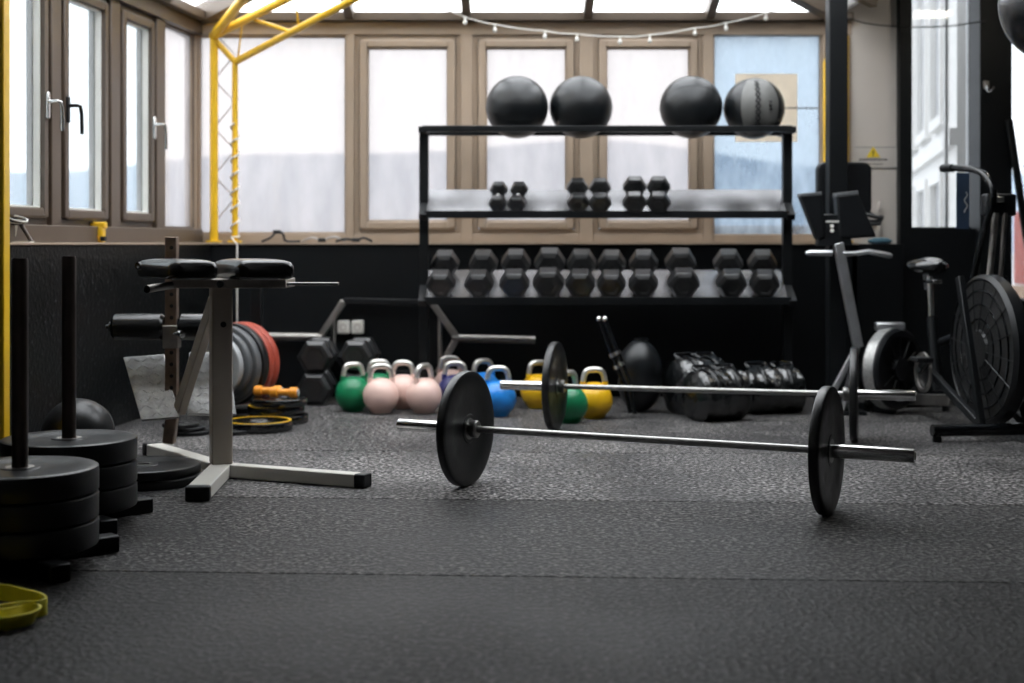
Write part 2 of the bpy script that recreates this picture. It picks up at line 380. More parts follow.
# ------------------------------------------------------------------ setting: left wall (splays outward towards the camera)
FLR = .13; cs = 1/math.sqrt(1+FLR*FLR)
XC = gx(197, YB)
uD = V((FLR*cs, cs, 0)); vD = V((-cs, FLR*cs, 0))
MLW = Matrix(((uD.x, vD.x, 0, XC), (uD.y, vD.y, 0, YB), (0, 0, 1, 0), (0, 0, 0, 1)))
def lu(px):
    k = (512-px)/F
    d = (FLR*YB-XC)/(FLR+k)
    return (d-YB)/cs
wl = MB().box((-13.2, -.15, 0), (.25, .2, SILL), MLW).build('wall_left', 'speckle_wall', bevel=.003); tag(wl, 'low black speckled wall under the left windows', None, None, S)
MB().box((-13.2, -.165, SILL), (.1, .2, SILL+.012), MLW).build('sill_board', 'brown_frame', wl, bevel=.003)
MB().box((-13.2, -.05, ZH), (.1, .08, bzz(23)), MLW).build('header_beam', 'left_frame', wl, bevel=.004)
MB().box((-13.2, -.10, bzz(23)), (.1, .08, bzz(14)), MLW).build('eave_beam', 'dark_brown', wl, bevel=.006)
MB().box((-13.2, -.05, ZF), (-.03, .06, ZF+.085), MLW).build('bottom_rail', 'left_frame', wl, bevel=.005)
zl = ZF+.087
def lu2(px, off):
    k = (512-px)/F
    d = (FLR*YB-(XC+off/cs))/(FLR+k)
    return (d-YB)/cs
MLO = MLW @ Matrix.Translation((0, .03, 0))
def lpost(u0, u1, mm='left_frame'): MB().box((u0, -.03, ZF), (u1, .09, ZH), MLW).build('mullion', mm, wl, bevel=.006)
pA, pB, pC = (lu(152), lu2(166, .03)), (lu(106), lu2(121, .03)), (lu(46), lu2(62, .03))
for p_ in (pA, pB, pC): lpost(*p_)
window(MLO, pA[1], -.04, zl, ZH, 'fixed window in the left wall next to the corner', 'left_frame', 'glass_film', False)
window(MLO, pB[1], pA[0], zl, ZH, 'brown casement window in the left wall, farthest of the three with handles', 'left_frame', 'glass_left', handle='r', bead='bead_white')
window(MLO, pC[1], pB[0], zl, ZH, 'brown casement window in the left wall, middle of three, dark handle', 'left_frame', 'glass_left', handle='l', bead='bead_white', handle_m='black_plastic')
uw = pC[0]
window(MLO, uw-.95, uw, zl, ZH, 'brown casement window in the left wall nearest the yellow column', 'left_frame', 'glass_left', handle='r', bead='bead_white')
lpost(uw-1.08, uw-.95)
for j in range(0):
    a = uw-1.08-1.05*(j+1)
    window(MLW, a, a+1.05, zl, ZH, 'brown casement window beyond the yellow column, out of frame', 'left_frame', 'glass_left', bead='bead_white')
MB().box((-13.2, -.05, ZF), (uw-1.08, .06, ZH), MLW).build('wall_infill', 'wall_dark', wl)  # unseen; solid instead of more windows, to cut light on the foreground
# ------------------------------------------------------------------ setting: roof (hipped glass roof), ceiling, remaining walls
ZE = bzz(14); SL = .27
XR = 2.12
def lwx(y): return XC-FLR*(YB-y)
A1 = V((0.07, YB-2.03, ZE+SL*2.06)); Yf = 5.5; A2 = V((-.15, Yf, A1.z))
BL = V((XC-.02, YB+.02, ZE)); BR = V((XR, YB+.02, ZE)); FLp = V((lwx(Yf), Yf, ZE)); FRp = V((XR, Yf, ZE))
ce = MB()
ce.add([(-5, -4.6, A1.z+.06), (6, -4.6, A1.z+.06), (6, Yf, A1.z+.06), (-5, Yf, A1.z+.06)], [(0, 1, 2, 3)])
ce.add([(XR, Yf, A1.z+.06), (6, Yf, A1.z+.06), (6, 9.2, A1.z+.06), (XR, 9.2, A1.z+.06)], [(0, 1, 2, 3)])
ce.add([(XR, Yf, ZE+.02), (XR, 9.2, ZE+.02), (XR, 9.2, A1.z+.06), (XR, Yf, A1.z+.06)], [(0, 1, 2, 3)])
ce.add([FLp, FRp, (XR, Yf, A1.z+.06), (A2.x+1, Yf, A1.z+.06), (lwx(Yf), Yf, A1.z+.06)], [(0, 1, 2, 3, 4)])
ceo = ce.build('ceiling', 'ceiling_paint'); tag(ceo, 'plain ceiling beyond the glass roof', None, None, S)  # unseen; opaque part reaches back to Yf to keep the foreground dark
sd = ceo.modifiers.new('thick', 'SOLIDIFY'); sd.thickness = .03; sd.offset = 1
rf = thing('roof', (0, 0, 0), 'hipped glass roof with brown rafters over the back of the room', None, None, S); del rf['label']; rf['label'] = 'hipped glass roof with brown rafters over the back of the room'
def rpane(pts):
    m = MB(); m.prism(pts, (0, 0, .008)); return m.build('pane', 'glass_roof', rf)
def raft(p0, p1, w_=.055, h_=.09): MB().bar(V(p0)-V((0,0,.03)), V(p1)-V((0,0,.03)), w_, h_).build('rafter', 'dark_brown', rf, bevel=.004)
raft(BL, A1, .08, .12); raft(BR, A1, .08, .12); raft(A1, A2, .08, .12)
cuts = [BL.x] + [bx(p) for p in (351, 467, 587, 708)] + [BR.x]
def hipz(x): # depth and height where a rafter at x meets the hip
    if x <= A1.x: k = (x-BL.x)/(A1.x-BL.x); return BL.lerp(A1, k)
    k = (BR.x-x)/(BR.x-A1.x); return BR.lerp(A1, k)
allx = sorted(cuts+[A1.x])
for i in range(len(allx)-1):
    a, b_ = allx[i], allx[i+1]
    pts = [V((a, BL.y, ZE)), V((b_, BL.y, ZE))]
    pb, pa = hipz(b_), hipz(a)
    if (pb-pts[1]).length > .01: pts.append(pb)
    if (pa-pts[0]).length > .01: pts.append(pa)
    rpane(pts)
for x in cuts[1:-1]: raft((x, BL.y, ZE), hipz(x))
for i in range(1, 4):  # purlin line across the back slope
    pass
k = .17
MB().bar(BL.lerp(A1, k)-V((0,0,.02)), BR.lerp(A1, k)-V((0,0,.02)), .05, .05).build('purlin', 'dark_brown', rf, bevel=.003)
nL = 5
for side, e0, e1 in (('l', BL, FLp), ('r', BR, FRp)):
    for i in range(nL):
        p0 = e0.lerp(e1, i/nL); p1 = e0.lerp(e1, (i+1)/nL); q0 = A1.lerp(A2, i/nL); q1 = A1.lerp(A2, (i+1)/nL)
        m = MB().add([p0, p1, q1, q0], [(0, 1, 2, 3)]).build('pane', 'glass_roof', rf)
        if i: raft(p0, q0)
        if side == 'l':
            MB().bar(p0.lerp(q0, .2)-V((0,0,.02)), p1.lerp(q1, .2)-V((0,0,.02)), .05, .05).build('purlin', 'dark_brown', rf, bevel=.003)
# room shell out of view
wr = MB().box((5.6, -4.6, 0), (5.8, 9.3, 3.05)).build('wall_east', 'wall_dark'); tag(wr, 'plain dark side wall far right', None, None, S)
wfo = MB().box((-4.4, -4.8, 0), (5.8, -4.6, 3.05)).build('wall_front', 'wall_dark'); tag(wfo, 'plain wall behind the camera', None, None, S)

# ------------------------------------------------------------------ outdoors
gd = MB().add([(-900, 9.6, -4), (900, 9.6, -4), (900, 1500, -4), (-900, 1500, -4)], [(0, 1, 2, 3)]).add([(-900, -300, -4), (-3.9, -300, -4), (-3.9, 9.6, -4), (-900, 9.6, -4)], [(0, 1, 2, 3)]).build('ground', 'field'); tag(gd, 'pale open ground outside the windows', None, None, S)
def ridge(y, x0, x1, fn, n=70):
    m = MB(); vs_ = []
    for i in range(n+1):
        x = x0+(x1-x0)*i/n; h = fn(x)
        vs_ += [(x, y, -6), (x, y+40, h), (x, y+160, -6)]
    fs = []
    for i in range(n):
        a = i*3; fs += [(a, a+3, a+4, a+1), (a+1, a+4, a+5, a+2)]
    return m.add(vs_, fs)
hl = ridge(700, -600, 600, lambda x: 50+5*math.sin(x*.013+1)+3*math.sin(x*.031)-(.03*abs(x+70))).build('hills', 'hill'); tag(hl, 'hazy distant hills beyond the windows', None, None, S)
hl.name = 'hill_far'
# white side wing seen through the tall window
wg = thing('white_building', (3.6, 12, -4), 'white neighbouring building wing seen through the tall right window', 'building')
d0, d1 = V((4.05, 14.5, 0)), V((3.05, 9.75, 0)); dd = (d1-d0).normalized(); nn = V((dd.y, -dd.x, 0))
if nn.x > 0: nn = -nn
def fpt(s_, z, o_=0): p = d0+dd*s_+nn*o_; return V((p.x, p.y, z))
Lf = (d1-d0).length
MB().prism([fpt(-1, -4), fpt(Lf, -4), fpt(Lf, 4.2), fpt(-1, 4.2)], -nn*.35).build('wall', 'facade', wg)
MB().prism([fpt(-1, -.0), fpt(Lf, .0), fpt(Lf, .10), fpt(-1, .10)], nn*.04).build('ledge', 'facade', wg)
MB().prism([fpt(-1, 1.62), fpt(Lf, 1.62), fpt(Lf, 1.74), fpt(-1, 1.74)], nn*.05).build('ledge', 'facade', wg)
for s_ in (.3, 1.75, 3.2):
    for z0, z1 in ((-.2, 1.4), (1.9, 3.4)):
        wn = MB()
        for (a, b_, c, e) in ((0, 1.05, z0-.08, z0), (0, 1.05, z1, z1+.08), (0, .09, z0, z1), (.96, 1.05, z0, z1)):
            wn.prism([fpt(s_+a, c), fpt(s_+b_, c), fpt(s_+b_, e), fpt(s_+a, e)], nn*.06)
        wo = wn.build('window', 'facade', wg)
        MB().prism([fpt(s_+.09, z0), fpt(s_+.96, z0), fpt(s_+.96, z1), fpt(s_+.09, z1)], nn*.012).build('pane', 'facade_dark', wo)
rb = thing('red_building', (4.9, 12, -4), 'red building with tan base outside the right edge window', 'building')
MB().box((4.55, 12.3, bzz(262)-.25), (6.4, 12.9, bzz(230)+.2)).build('upper_wall', 'brick_red', rb)
MB().box((4.52, 12.25, -4), (6.4, 12.9, bzz(262)-.26)).build('lower_wall', 'tan_wall', rb)
# terrace rail outside the blue window
tr = thing('terrace_rail', (1.65, 9.9, 0), 'orange wooden terrace rail outside the bluish window', 'railing')
MB().box((1.2, 9.75, .55), (2.4, 9.85, gz(233, 9.8))).build('board', 'facade', tr, bevel=.01)
MB().box((1.2, 9.72, gz(233, 9.8)), (2.4, 9.88, gz(226, 9.8))).build('top_rail', 'terrace_wood', tr, bevel=.01)
MB().box((1.3, 9.76, -4), (1.4, 9.84, .55)).build('post', 'terrace_wood', tr); MB().box((2.2, 9.76, -4), (2.3, 9.84, .55)).build('post', 'terrace_wood', tr)

# ------------------------------------------------------------------ ball and dumbbell rack
RY = 8.33; XL = gx(424, RY); XRk = gx(787, RY)
rk = thing('dumbbell_rack', ((XL+XRk)/2, RY, 0), 'black steel rack with two slanted shelves and ball rails on top', 'rack')
for x in (XL, XRk):
    MB().box((x-.027, RY-.027, .04), (x+.027, RY+.027, 1.625)).build('upright', 'black_steel', rk, bevel=.003)
    MB().box((x-.03, RY-.30, 0), (x+.03, RY+.30, .04)).build('foot', 'black_steel', rk, bevel=.004)
    MB().box((x-.022, RY-.17, 1.585), (x+.022, RY+.17, 1.62)).build('cross_arm', 'black_steel', rk, bevel=.003)
for y in (RY-.15, RY+.15): MB().box((XL, y-.018, 1.590), (XRk, y+.018, 1.625)).build('ball_rail', 'black_steel', rk, bevel=.004)
mat('shelf_gloss', (0.26, 0.26, 0.27), 0.27, 0.75, var=0.25, scale=5)
UF = V((0, 8.22, 1.118)); UR = V((0, 8.43, 1.262)); LF = V((0, 8.17, .622)); LR = V((0, 8.46, .785))
def shelf(f, r):
    m = MB().bar(V(((XL+XRk)/2, f.y, f.z)), V(((XL+XRk)/2, r.y, r.z)), XRk-XL-.03, .012)
    sh = m.build('shelf', 'shelf_gloss', rk, bevel=.002)
    MB().box((XL+.01, f.y-.02, f.z-.025), (XRk-.01, f.y-.004, f.z+.018)).build('front_lip', 'black_steel', sh, bevel=.002)
    for x in (XL, XRk):
        MB().bar(V((x, f.y-.02, f.z-.02)), V((x, r.y, r.z-.02)), .045, .04).build('shelf_bracket', 'black_steel', rk, bevel=.002)
shelf(UF, UR); shelf(LF, LR)
# balls
balls = [(517, 'plain matte black ball on the rack, leftmost of four'), (581, 'plain black ball on the rack, second from the left'), (691, 'plain black ball beside the grey stitched one'), (754, 'black and grey wall ball with cross-stitched seam')]
for i, (px, lab) in enumerate(balls):
    r = .183 if i < 3 else .178
    zc = 1.607+math.sqrt((r+.018)**2-.15**2)+.004
    x = gx(px, RY)
    bt = thing('exercise_ball', (x, RY, zc-r), lab, 'ball', 'balls on the rack top')
    bt['category'] = 'ball'
    MB().ell((x, RY, zc), (r, r, r), 48, 24).build('ball_shell', 'ball_skin', bt)
    if i < 3:
        pts = []
        for k in range(48):
            a = 2*math.pi*k/48; pts.append(V((x, RY, zc))+V((math.cos(a)*.998*r, math.sin(a)*.998*r*math.cos(.5+i), math.sin(a)*.998*r*math.sin(.5+i))))
        MB().tube(pts, .0018, 5, closed=True).build('seam', 'black_steel', bt)
    else:
        m = MB(); A = []; n1, n2 = 14, 16
        for a in range(n1+1):
            az = math.radians(-124+ (76)*a/n1)
            for b_ in range(n2+1):
                el = math.radians(-62+124*b_/n2)
                A.append(V((x, RY, zc))+V((math.cos(el)*math.cos(az), math.cos(el)*math.sin(az), math.sin(el)))*(r+.0025))
        fs = [(a*(n2+1)+b_, (a+1)*(n2+1)+b_, (a+1)*(n2+1)+b_+1, a*(n2+1)+b_+1) for a in range(n1) for b_ in range(n2)]
        m.add(A, fs); pn = m.build('grey_panel', 'ball_grey', bt)
        m = MB()
        def sp(az, el, rr=.006): return V((x, RY, zc))+V((math.cos(el)*math.cos(az), math.cos(el)*math.sin(az), math.sin(el)))*(r+rr)
        az0 = math.radians(-92)
        for k in range(9):
            e0 = math.radians(-44+k*11); e1 = e0+math.radians(10)
            m.tube([sp(az0-.075, e0), sp(az0, (e0+e1)/2, .007), sp(az0+.075, e1)], .0045, 6); m.tube([sp(az0+.075, e0), sp(az0, (e0+e1)/2, .008), sp(az0-.075, e1)], .0045, 6)
        m.build('stitching', 'cable_black', bt)
        m = MB()
        for k, (da, ee) in enumerate(((.42, 8), (.42, 1), (.42, -6))): m.tube([sp(az0+da-.05, math.radians(ee), .004), sp(az0+da+.03, math.radians(ee), .004)], .006, 6)
        m.build('printed_mark', 'ink', bt)
# dumbbells
def make_dumbbell(R, hl, gap, name='hex_dumbbell'):
    o = thing(name, (0, 0, 0), 'x', 'dumbbell'); ap = R*math.cos(math.pi/6)
    for s_ in (-1, 1):
        y0 = s_*gap/2; y1 = s_*(gap/2+hl)
        pr = [(0, y0), (R*.72, y0), (R, y0+s_*hl*.17), (R, y1-s_*hl*.17), (R*.76, y1), (R*.50, y1), (R*.46, y1-s_*.004), (0, y1-s_*.004)]
        m = MB(); u0 = len(m.v)
        # six-sided lathe with flats on top and bottom
        ringsV = []
        for r_, h in pr:
            if r_ < 1e-6: m.v.append(V((0, h, ap))); ringsV.append([len(m.v)-1])
            else:
                st = len(m.v)
                for k in range(6):
                    a = math.pi/3*k; m.v.append(V((math.cos(a)*r_, h, ap+math.sin(a)*r_)))
                ringsV.append(list(range(st, st+6)))
        for A, B in zip(ringsV[:-1], ringsV[1:]):
            for k in range(6):
                k2 = (k+1) % 6
                if len(A) == 1: m.f.append((A[0], B[k], B[k2]))
                elif len(B) == 1: m.f.append((A[k], A[k2], B[0]))
                else: m.f.append((A[k], A[k2], B[k2], B[k]))
        m.build('head', 'head_rubber', o, bevel=R*.03, sharp=25, seg=1)
    MB().lathe([(.013, -gap/2-.004), (.015, -gap/4), (.0165, 0), (.015, gap/4), (.013, gap/2+.004)], (0, 0, ap), (0, 1, 0), 14).build('grip', 'chrome', o)
    return o
ordn = ['leftmost', 'second from left', 'third from left', 'fourth from left', 'fifth from left', 'fifth from right', 'fourth from right', 'third from right', 'second from right', 'rightmost']
sl = (LR-LF).normalized(); nrm = V((0, -sl.z, sl.y)); tl = math.atan2(sl.z, sl.y)
pr = make_dumbbell(.088, .105, .125); used = False
for i, (fx, rx) in enumerate(zip((440, 478, 514, 548, 580, 611, 643, 684, 732, 765), (447, 486, 517, 551, 583, 613, 645, 680, 728, 763))):
    mid = LF.lerp(LR, .5)+nrm*.008
    xf = gx(fx, 8.13); xr = gx(rx, 8.42)
    o = place(pr, used, (0,0,0), (0,0,0), 'large black hex dumbbell on the lower rack shelf, %s of ten' % ordn[i], 'dumbbells on the lower shelf'); used = True
    yaw = -math.atan2((xr-xf), .30)
    o.rotation_euler = (Matrix.Rotation(yaw*.8, 4, 'Z') @ Matrix.Rotation(tl, 4, 'X')).to_euler()
    o.location = ((xf+xr)/2, mid.y, mid.z)
    sc = [.96, .97, 1, 1.06, 1, .96, .98, 1.05, 1, .98][i]; o.scale = (sc, 1, sc)
sl = (UR-UF).normalized(); nrm = V((0, -sl.z, sl.y)); tl = math.atan2(sl.z, sl.y)
for j, (pxs, rxs, R, hl, gap, nm) in enumerate((((497, 516), (500, 521), .053, .055, .095, 'smallest'), ((578, 600), (577, 600), .065, .062, .10, 'mid-sized'), ((634, 658), (635, 659), .070, .068, .10, 'biggest'))):
    pr = make_dumbbell(R, hl, gap); used = False
    for i, (fx, rx) in enumerate(zip(pxs, rxs)):
        mid = UF.lerp(UR, .40)+nrm*.008
        xf, xr = gx(fx, 8.2), gx(rx, 8.4)
        o = place(pr, used, (0,0,0), (0,0,0), '%s of the upper shelf hex dumbbells, %s of its pair' % (nm, ('left', 'right')[i]), 'dumbbells on the upper shelf'); used = True
        o.rotation_euler = (Matrix.Rotation(-math.atan2(xr-xf, .2)*.8, 4, 'Z') @ Matrix.Rotation(tl, 4, 'X')).to_euler()
        o.location = ((xf+xr)/2, mid.y, mid.z)
# big dumbbells on the floor, two stacks of two
pr = make_dumbbell(.108, .13, .13, 'heavy_dumbbell'); used = False; ap2 = .108*math.sqrt(3)
for (px, lvl, yaw, lab) in ((313, 0, .01, 'heavy black hex dumbbell on the floor, lower left of the stack'), (355, 0, -.02, 'heavy black hex dumbbell on the floor beside the green kettlebell, lower right of the stack'), (314, 1, .02, 'heavy black hex dumbbell on top of the stack, left one'), (356, 1, -.03, 'heavy black hex dumbbell on top of the stack under the sockets')):
    o = place(pr, used, (gx(px, 8.3), 8.50, lvl*(ap2+.002)), (0, 0, yaw), lab, 'heavy dumbbells stacked on the floor'); used = True

# ------------------------------------------------------------------ plates and barbells
def plate_mesh(name, R, T, m, parent, hub=True, o=(0,0,0), ax=(0,0,1), hub_m='steel', ring_m=None):
    h = T/2; e = min(.007, T*.2); hr = h-.0035; hh = h-.001
    pr = [(.026, -hh), (.055, -hh), (.058, -hr), (R*.62, -hr), (R*.66, -h), (R*.90, -h), (R-e, -h), (R-e*.3, -h+e*.4), (R, -h+e), (R, h-e), (R-e*.3, h-e*.4), (R-e, h), (R*.90, h), (R*.66, h), (R*.62, hr), (.058, hr), (.055, hh), (.026, hh)]
    p = MB().lathe(pr, o, ax, 56, closed=True).build('plate_body', m, parent, sharp=30)
    if hub:
        MB().lathe([(.0258, -h*1.0), (.042, -h*1.0), (.042, h*1.0), (.0258, h*1.0)], o, ax, 28, closed=True).build('hub_ring', hub_m, parent)
    if ring_m:
        MB().lathe([(R*.88, h*.985), (R*.965, h*.985), (R*.965, h*1.06), (R*.88, h*1.06)], o, ax, 56, closed=True).build('colour_ring', ring_m, parent)
    return p
def barbell(cl, cr, ext, label):
    cl = V((cl[0], cl[1], .225)); cr = V((cr[0], cr[1], .225)); a = (cr-cl).normalized(); z = V((0, 0, .225))
    mid = (cl+cr)/2
    b = thing('barbell', (mid.x, mid.y, .225-.025), label, 'barbell')
    T = .036; off = .001
    i0 = cl+a*(T/2+.004); i1 = cr-a*(T/2+.004)
    MB().cyl(i0, i1, .0135, 18).build('shaft', 'steel', b)
    for p, s_ in ((i0, -1), (i1, 1)):
        d = a*s_
        MB().lathe([(.0135, -.030), (.030, -.030), (.034, -.026), (.034, -.006), (.030, 0), (.0135, 0)], p, d, 28, closed=True).build('collar', 'steel', b)
        sv = MB().lathe([(0, -.001), (.0246, -.001), (.0246, T+ext-.004), (.0226, T+ext), (0, T+ext)], p, d, 28).build('sleeve', 'chrome', b)
        MB().lathe([(.0, T+ext), (.015, T+ext), (.015, T+ext+.003), (0, T+ext+.003)], p, d, 20).build('end_cap', 'dull_steel', sv)
    return a
def std_plate(c, a, label, R=.225, T=.036, m='rubber', group=None):
    o = thing('bumper_plate', (c[0], c[1], 0), label, 'weight plate', group); plate_mesh('p', R, T, m, o, True, (c[0], c[1], R), a); return o
pl, pr_ = (gx(466, 5.56), 5.56), (gx(827, 4.97), 4.97)
a = barbell(pl, pr_, .285, 'front steel barbell lying across the floor nearest the camera')
std_plate(pl, a, 'black plate on the left end of the front barbell'); std_plate(pr_, a, 'black plate on the right end of the front barbell')
pl, pr_ = (gx(555, 7.2), 7.2), (gx(854, 6.82), 6.82)
a = barbell(pl, pr_, .27, 'rear steel barbell lying in front of the kettlebells')
std_plate(pl, a, 'black plate on the left end of the rear barbell, before the yellow kettlebell'); std_plate(pr_, a, 'black plate on the right end of the rear barbell')

# plate stands at the left
def plate_stand(x, y, lab, lw, rz):
    o = thing('plate_stand', (x, y, 0), lab, 'plate stand')
    for k in range(2):
        d = V((math.cos(rz+k*math.pi/2), math.sin(rz+k*math.pi/2), 0))
        MB().bar(V((x, y, .026+.0005))-d*.30, V((x, y, .026+.0005))+d*.30, .062, .052).build('base_bar', 'black_steel', o, bevel=.006)
    MB().lathe([(0, .05), (.0235, .05), (.0235, .895), (.0215, .905), (.018, .905), (.018, .88), (0, .88)], (x, y, 0), (0,0,1), 24).build('post', 'post_bronze', o)
    for k in range(3):
        p = thing('bumper_plate', (x, y, .056+.079*k), '%s thick black plate on the %s stand at left' % (('bottom', 'middle', 'top')[k], lw), 'weight plate', 'thick plates on the stands')
        plate_mesh('p', .225, .076, 'rubber_worn', p, True, (x, y, .056+.079*k+.038), (0, 0, 1), 'dull_steel')
plate_stand(gx(20, 4.2), 4.2, 'tall plate stand at the left nearest the camera, carrying three plates', 'nearer', math.radians(-50))
plate_stand(gx(69, 4.83), 4.83, 'tall plate stand at the left farther back, carrying three plates', 'farther', math.radians(-48))
# flat plates on the floor
for k, (px, y, R, T, z, lab) in enumerate(((145, 5.66, .235, .036, 0, 'black plate flat on the floor by the bench foot, lower of two'), (143, 5.65, .225, .036, .037, 'black plate flat on the floor by the bench foot, upper of two'))):
    x = gx(px, y); p = thing('flat_plate', (x, y, z), lab, 'weight plate'); plate_mesh('p', R, T, 'rubber_worn', p, True, (x, y, z+T/2))
for k in range(3):
    x, y = gx(183+3*k*(1 if k < 2 else .8), 7.05)-.0, 7.08-.015*k
    x = gx(190-4*k, 7.08); p = thing('small_plate', (x, y, .02*k), 'small thin plate behind the bench, %s of three' % ('lowest', 'middle', 'top')[k], 'weight plate')
    plate_mesh('p', .105-.008*k, .0195, 'rubber_worn', p, True, (x, y, .02*k+.00975))
x, y = gx(232, 7.1), 7.1; p = thing('small_plate', (x, y, 0), 'small thin plate alone on the floor behind the bench post', 'weight plate'); plate_mesh('p', .095, .02, 'rubber_worn', p, True, (x, y, .01))
# discs with yellow rings
for k, (px, y, z, R, T, rm, lab) in enumerate(((259, 7.22, 0, .17, .05, 'kb_yellow', 'black plate with a yellow ring flat on the floor by the bench post'), (279, 7.53, 0, .155, .045, None, 'black plate under the orange hand weights, lowest of three'), (276, 7.54, .046, .15, .045, 'kb_yellow', 'black plate with a yellow ring, middle of three under the orange weights'), (279, 7.53, .092, .15, .04, None, 'black plate directly under the orange hand weights, top of three'))):
    x = gx(px, y); p = thing('ringed_plate', (x, y, z), lab, 'weight plate')
    plate_mesh('p', R, T, 'leather', p, True, (x, y, z+T/2), (0, 0, 1), 'dull_steel', rm)
# orange hand weights on the ringed plates
for k, (px, y, yaw, lab) in enumerate(((284, 7.50, -.25, 'orange hand weight lying on the black plates, nearer one'), (268, 7.58, -.1, 'orange hand weight lying on the black plates, partly behind'))):
    x = gx(px, y); z = .1335+.029
    o = thing('hand_weight', (x, y, .1335), lab, 'hand weight', 'orange hand weights')
    d = V((math.cos(yaw), math.sin(yaw)*.6, 0)).normalized()
    MB().lathe([(0, -.075), (.022, -.075), (.028, -.068), (.028, -.035), (.019, -.028), (.019, .028), (.028, .035), (.028, .068), (.022, .075), (0, .075)], (x, y, z), d, 20).build('weight_body', 'orange', o)
    MB().lathe([(0, .075), (.018, .075), (.018, .080), (0, .080)], (x, y, z), d, 16).build('end_cap', 'plate_light', o)
# plates on a low peg stand
axd = V((-.42, -.907, 0)).normalized(); c0 = V((gx(280, 7.75)-.205, 7.86, .29))
ps = thing('plate_tree', (c0.x, c0.y+.1, 0), 'black plate tree holding red and grey plates behind the bench', 'plate tree')
b0 = c0-axd*.10
MB().bar((b0.x, b0.y, .03), (b0.x, b0.y, .78), .06, .06, (0, 1, 0)).build('post', 'black_steel', ps, bevel=.004)
MB().box((b0.x-.25, b0.y-.04, 0), (b0.x+.25, b0.y+.04, .03)).build('base', 'black_steel', ps, bevel=.004); 
MB().cyl(b0, c0+axd*.40, .0245, 20).build('peg', 'steel', ps)
s_ = 0
for R, T, m, lab in ((.226, .05, 'plate_red', 'red plate on the plate tree, rearmost'), (.226, .045, 'plate_red', 'red plate on the plate tree, in front of the other red one'), (.224, .05, 'rubber', 'black plate on the plate tree between the red and grey ones'), (.212, .05, 'plate_grey', 'large grey plate on the plate tree'), (.190, .042, 'plate_grey', 'mid-sized grey plate on the plate tree'), (.165, .042, 'plate_light', 'pale grey plate on the plate tree, foremost and smallest')):
    c = c0+axd*(s_+T/2); s_ += T+.002
    p = thing('tree_plate', (c.x, c.y, c.z-R), lab, 'weight plate', 'plates on the plate tree'); plate_mesh('p', R, T, m, p, True, c, axd)

# ------------------------------------------------------------------ kettlebells
def make_kb(m):
    o = thing('kettlebell', (0, 0, 0), 'x', 'kettlebell')
    R = .101; pr = [(0, 0), (.052, 0), (.058, .005)]
    for k in range(1, 15):
        t = -math.pi/2+.56+(math.pi-.56-.32)*k/14; pr.append((R*math.cos(t), .098+R*math.sin(t)*1.0))
    pr.append((0, .098+R*.985))
    MB().lathe(pr, (0,0,0), (0,0,1), 36).build('bell', m, o, sharp=50)
    pts = []
    for k in range(21):
        t = math.pi*k/20
        e = .55
        cx = math.copysign(abs(math.cos(t))**e, math.cos(t)); sx = abs(math.sin(t))**.75
        pts.append((.060*cx, 0, .168+.095*sx if 0 < k < 20 else .155))
    h = MB().tube(pts, [.0165 if 4 < k < 16 else .0150 for k in range(21)], 12).build('handle', 'kb_handle', o)
    for s_ in (-1, 1):
        MB().tube([(s_*.0605, 0, .168), (s_*.0605, 0, .200)], [.0175, .0158], 12).build('horn_paint', m, h)
    return o
kinds = {k: None for k in ('kb_green', 'kb_pink', 'kb_navy', 'kb_blue', 'kb_yellow')}
for m, px, by, yaw, lab in (
    ('kb_green', 353, 414, .5, 'green kettlebell at the left end of the row'),
    ('kb_green', 379, 410, .1, 'green kettlebell hidden behind the foremost pink one'),
    ('kb_pink', 381, 416, .12, 'pink kettlebell foremost at the left, before the green ones'),
    ('kb_pink', 403, 411.5, -.1, 'pink kettlebell half hidden between the two front pink ones'),
    ('kb_pink', 424, 416, .9, 'pink kettlebell just left of the navy one'),
    ('kb_pink', 450, 405, .1, 'pink kettlebell farthest back, behind the navy one'),
    ('kb_navy', 455, 412, .1, 'navy kettlebell mostly hidden by the front barbell plate'),
    ('kb_blue', 483, 409, .5, 'blue kettlebell behind the other blue one'),
    ('kb_blue', 498, 419, .1, 'bright blue kettlebell in front, above the front barbell'),
    ('kb_yellow', 538, 411, .5, 'yellow kettlebell left of the rear barbell plate'),
    ('kb_yellow', 594, 421, .1, 'yellow kettlebell right of the rear barbell plate'),
    ('kb_green', 569, 425.5, .9, 'green kettlebell right behind the rear barbell plate')):
    d = 1351/(by-3-HOR)
    if kinds[m] is None: kinds[m] = make_kb(m); u = False
    else: u = True
    place(kinds[m], u, (gx(px, d), d, 0), (0, 0, yaw), lab, 'kettlebells on the floor')

# ------------------------------------------------------------------ trap bar leaning at the wall, sockets
TY = 8.74
tb = thing('trap_bar', (gx(388, TY), TY, gz(375, TY)), 'grey hexagonal trap bar stored upright against the black wall', 'trap bar')
hexp = [at(320, 337, TY), at(344, 301, TY), at(432, 303, TY), at(457, 338, TY), at(437, 374, TY), at(342, 374, TY)]
for i in range(6): MB().bar(hexp[i], hexp[(i+1) % 6], .04, .04, (0, 1, 0)).build('frame_bar', 'dull_steel' if i in (0, 2, 3) else 'black_steel', tb, bevel=.004)
for px in (334, 440): MB().cyl(at(px, 314, TY), at(px, 364, TY), .014, 12).build('hand_grip', 'dull_steel', tb)
MB().cyl(at(228, 336, TY), at(322, 337, TY), .0245, 20).build('sleeve', 'dull_steel', tb); MB().cyl(at(452, 338, TY), at(535, 340, TY), .0245, 20).build('sleeve', 'dull_steel', tb)
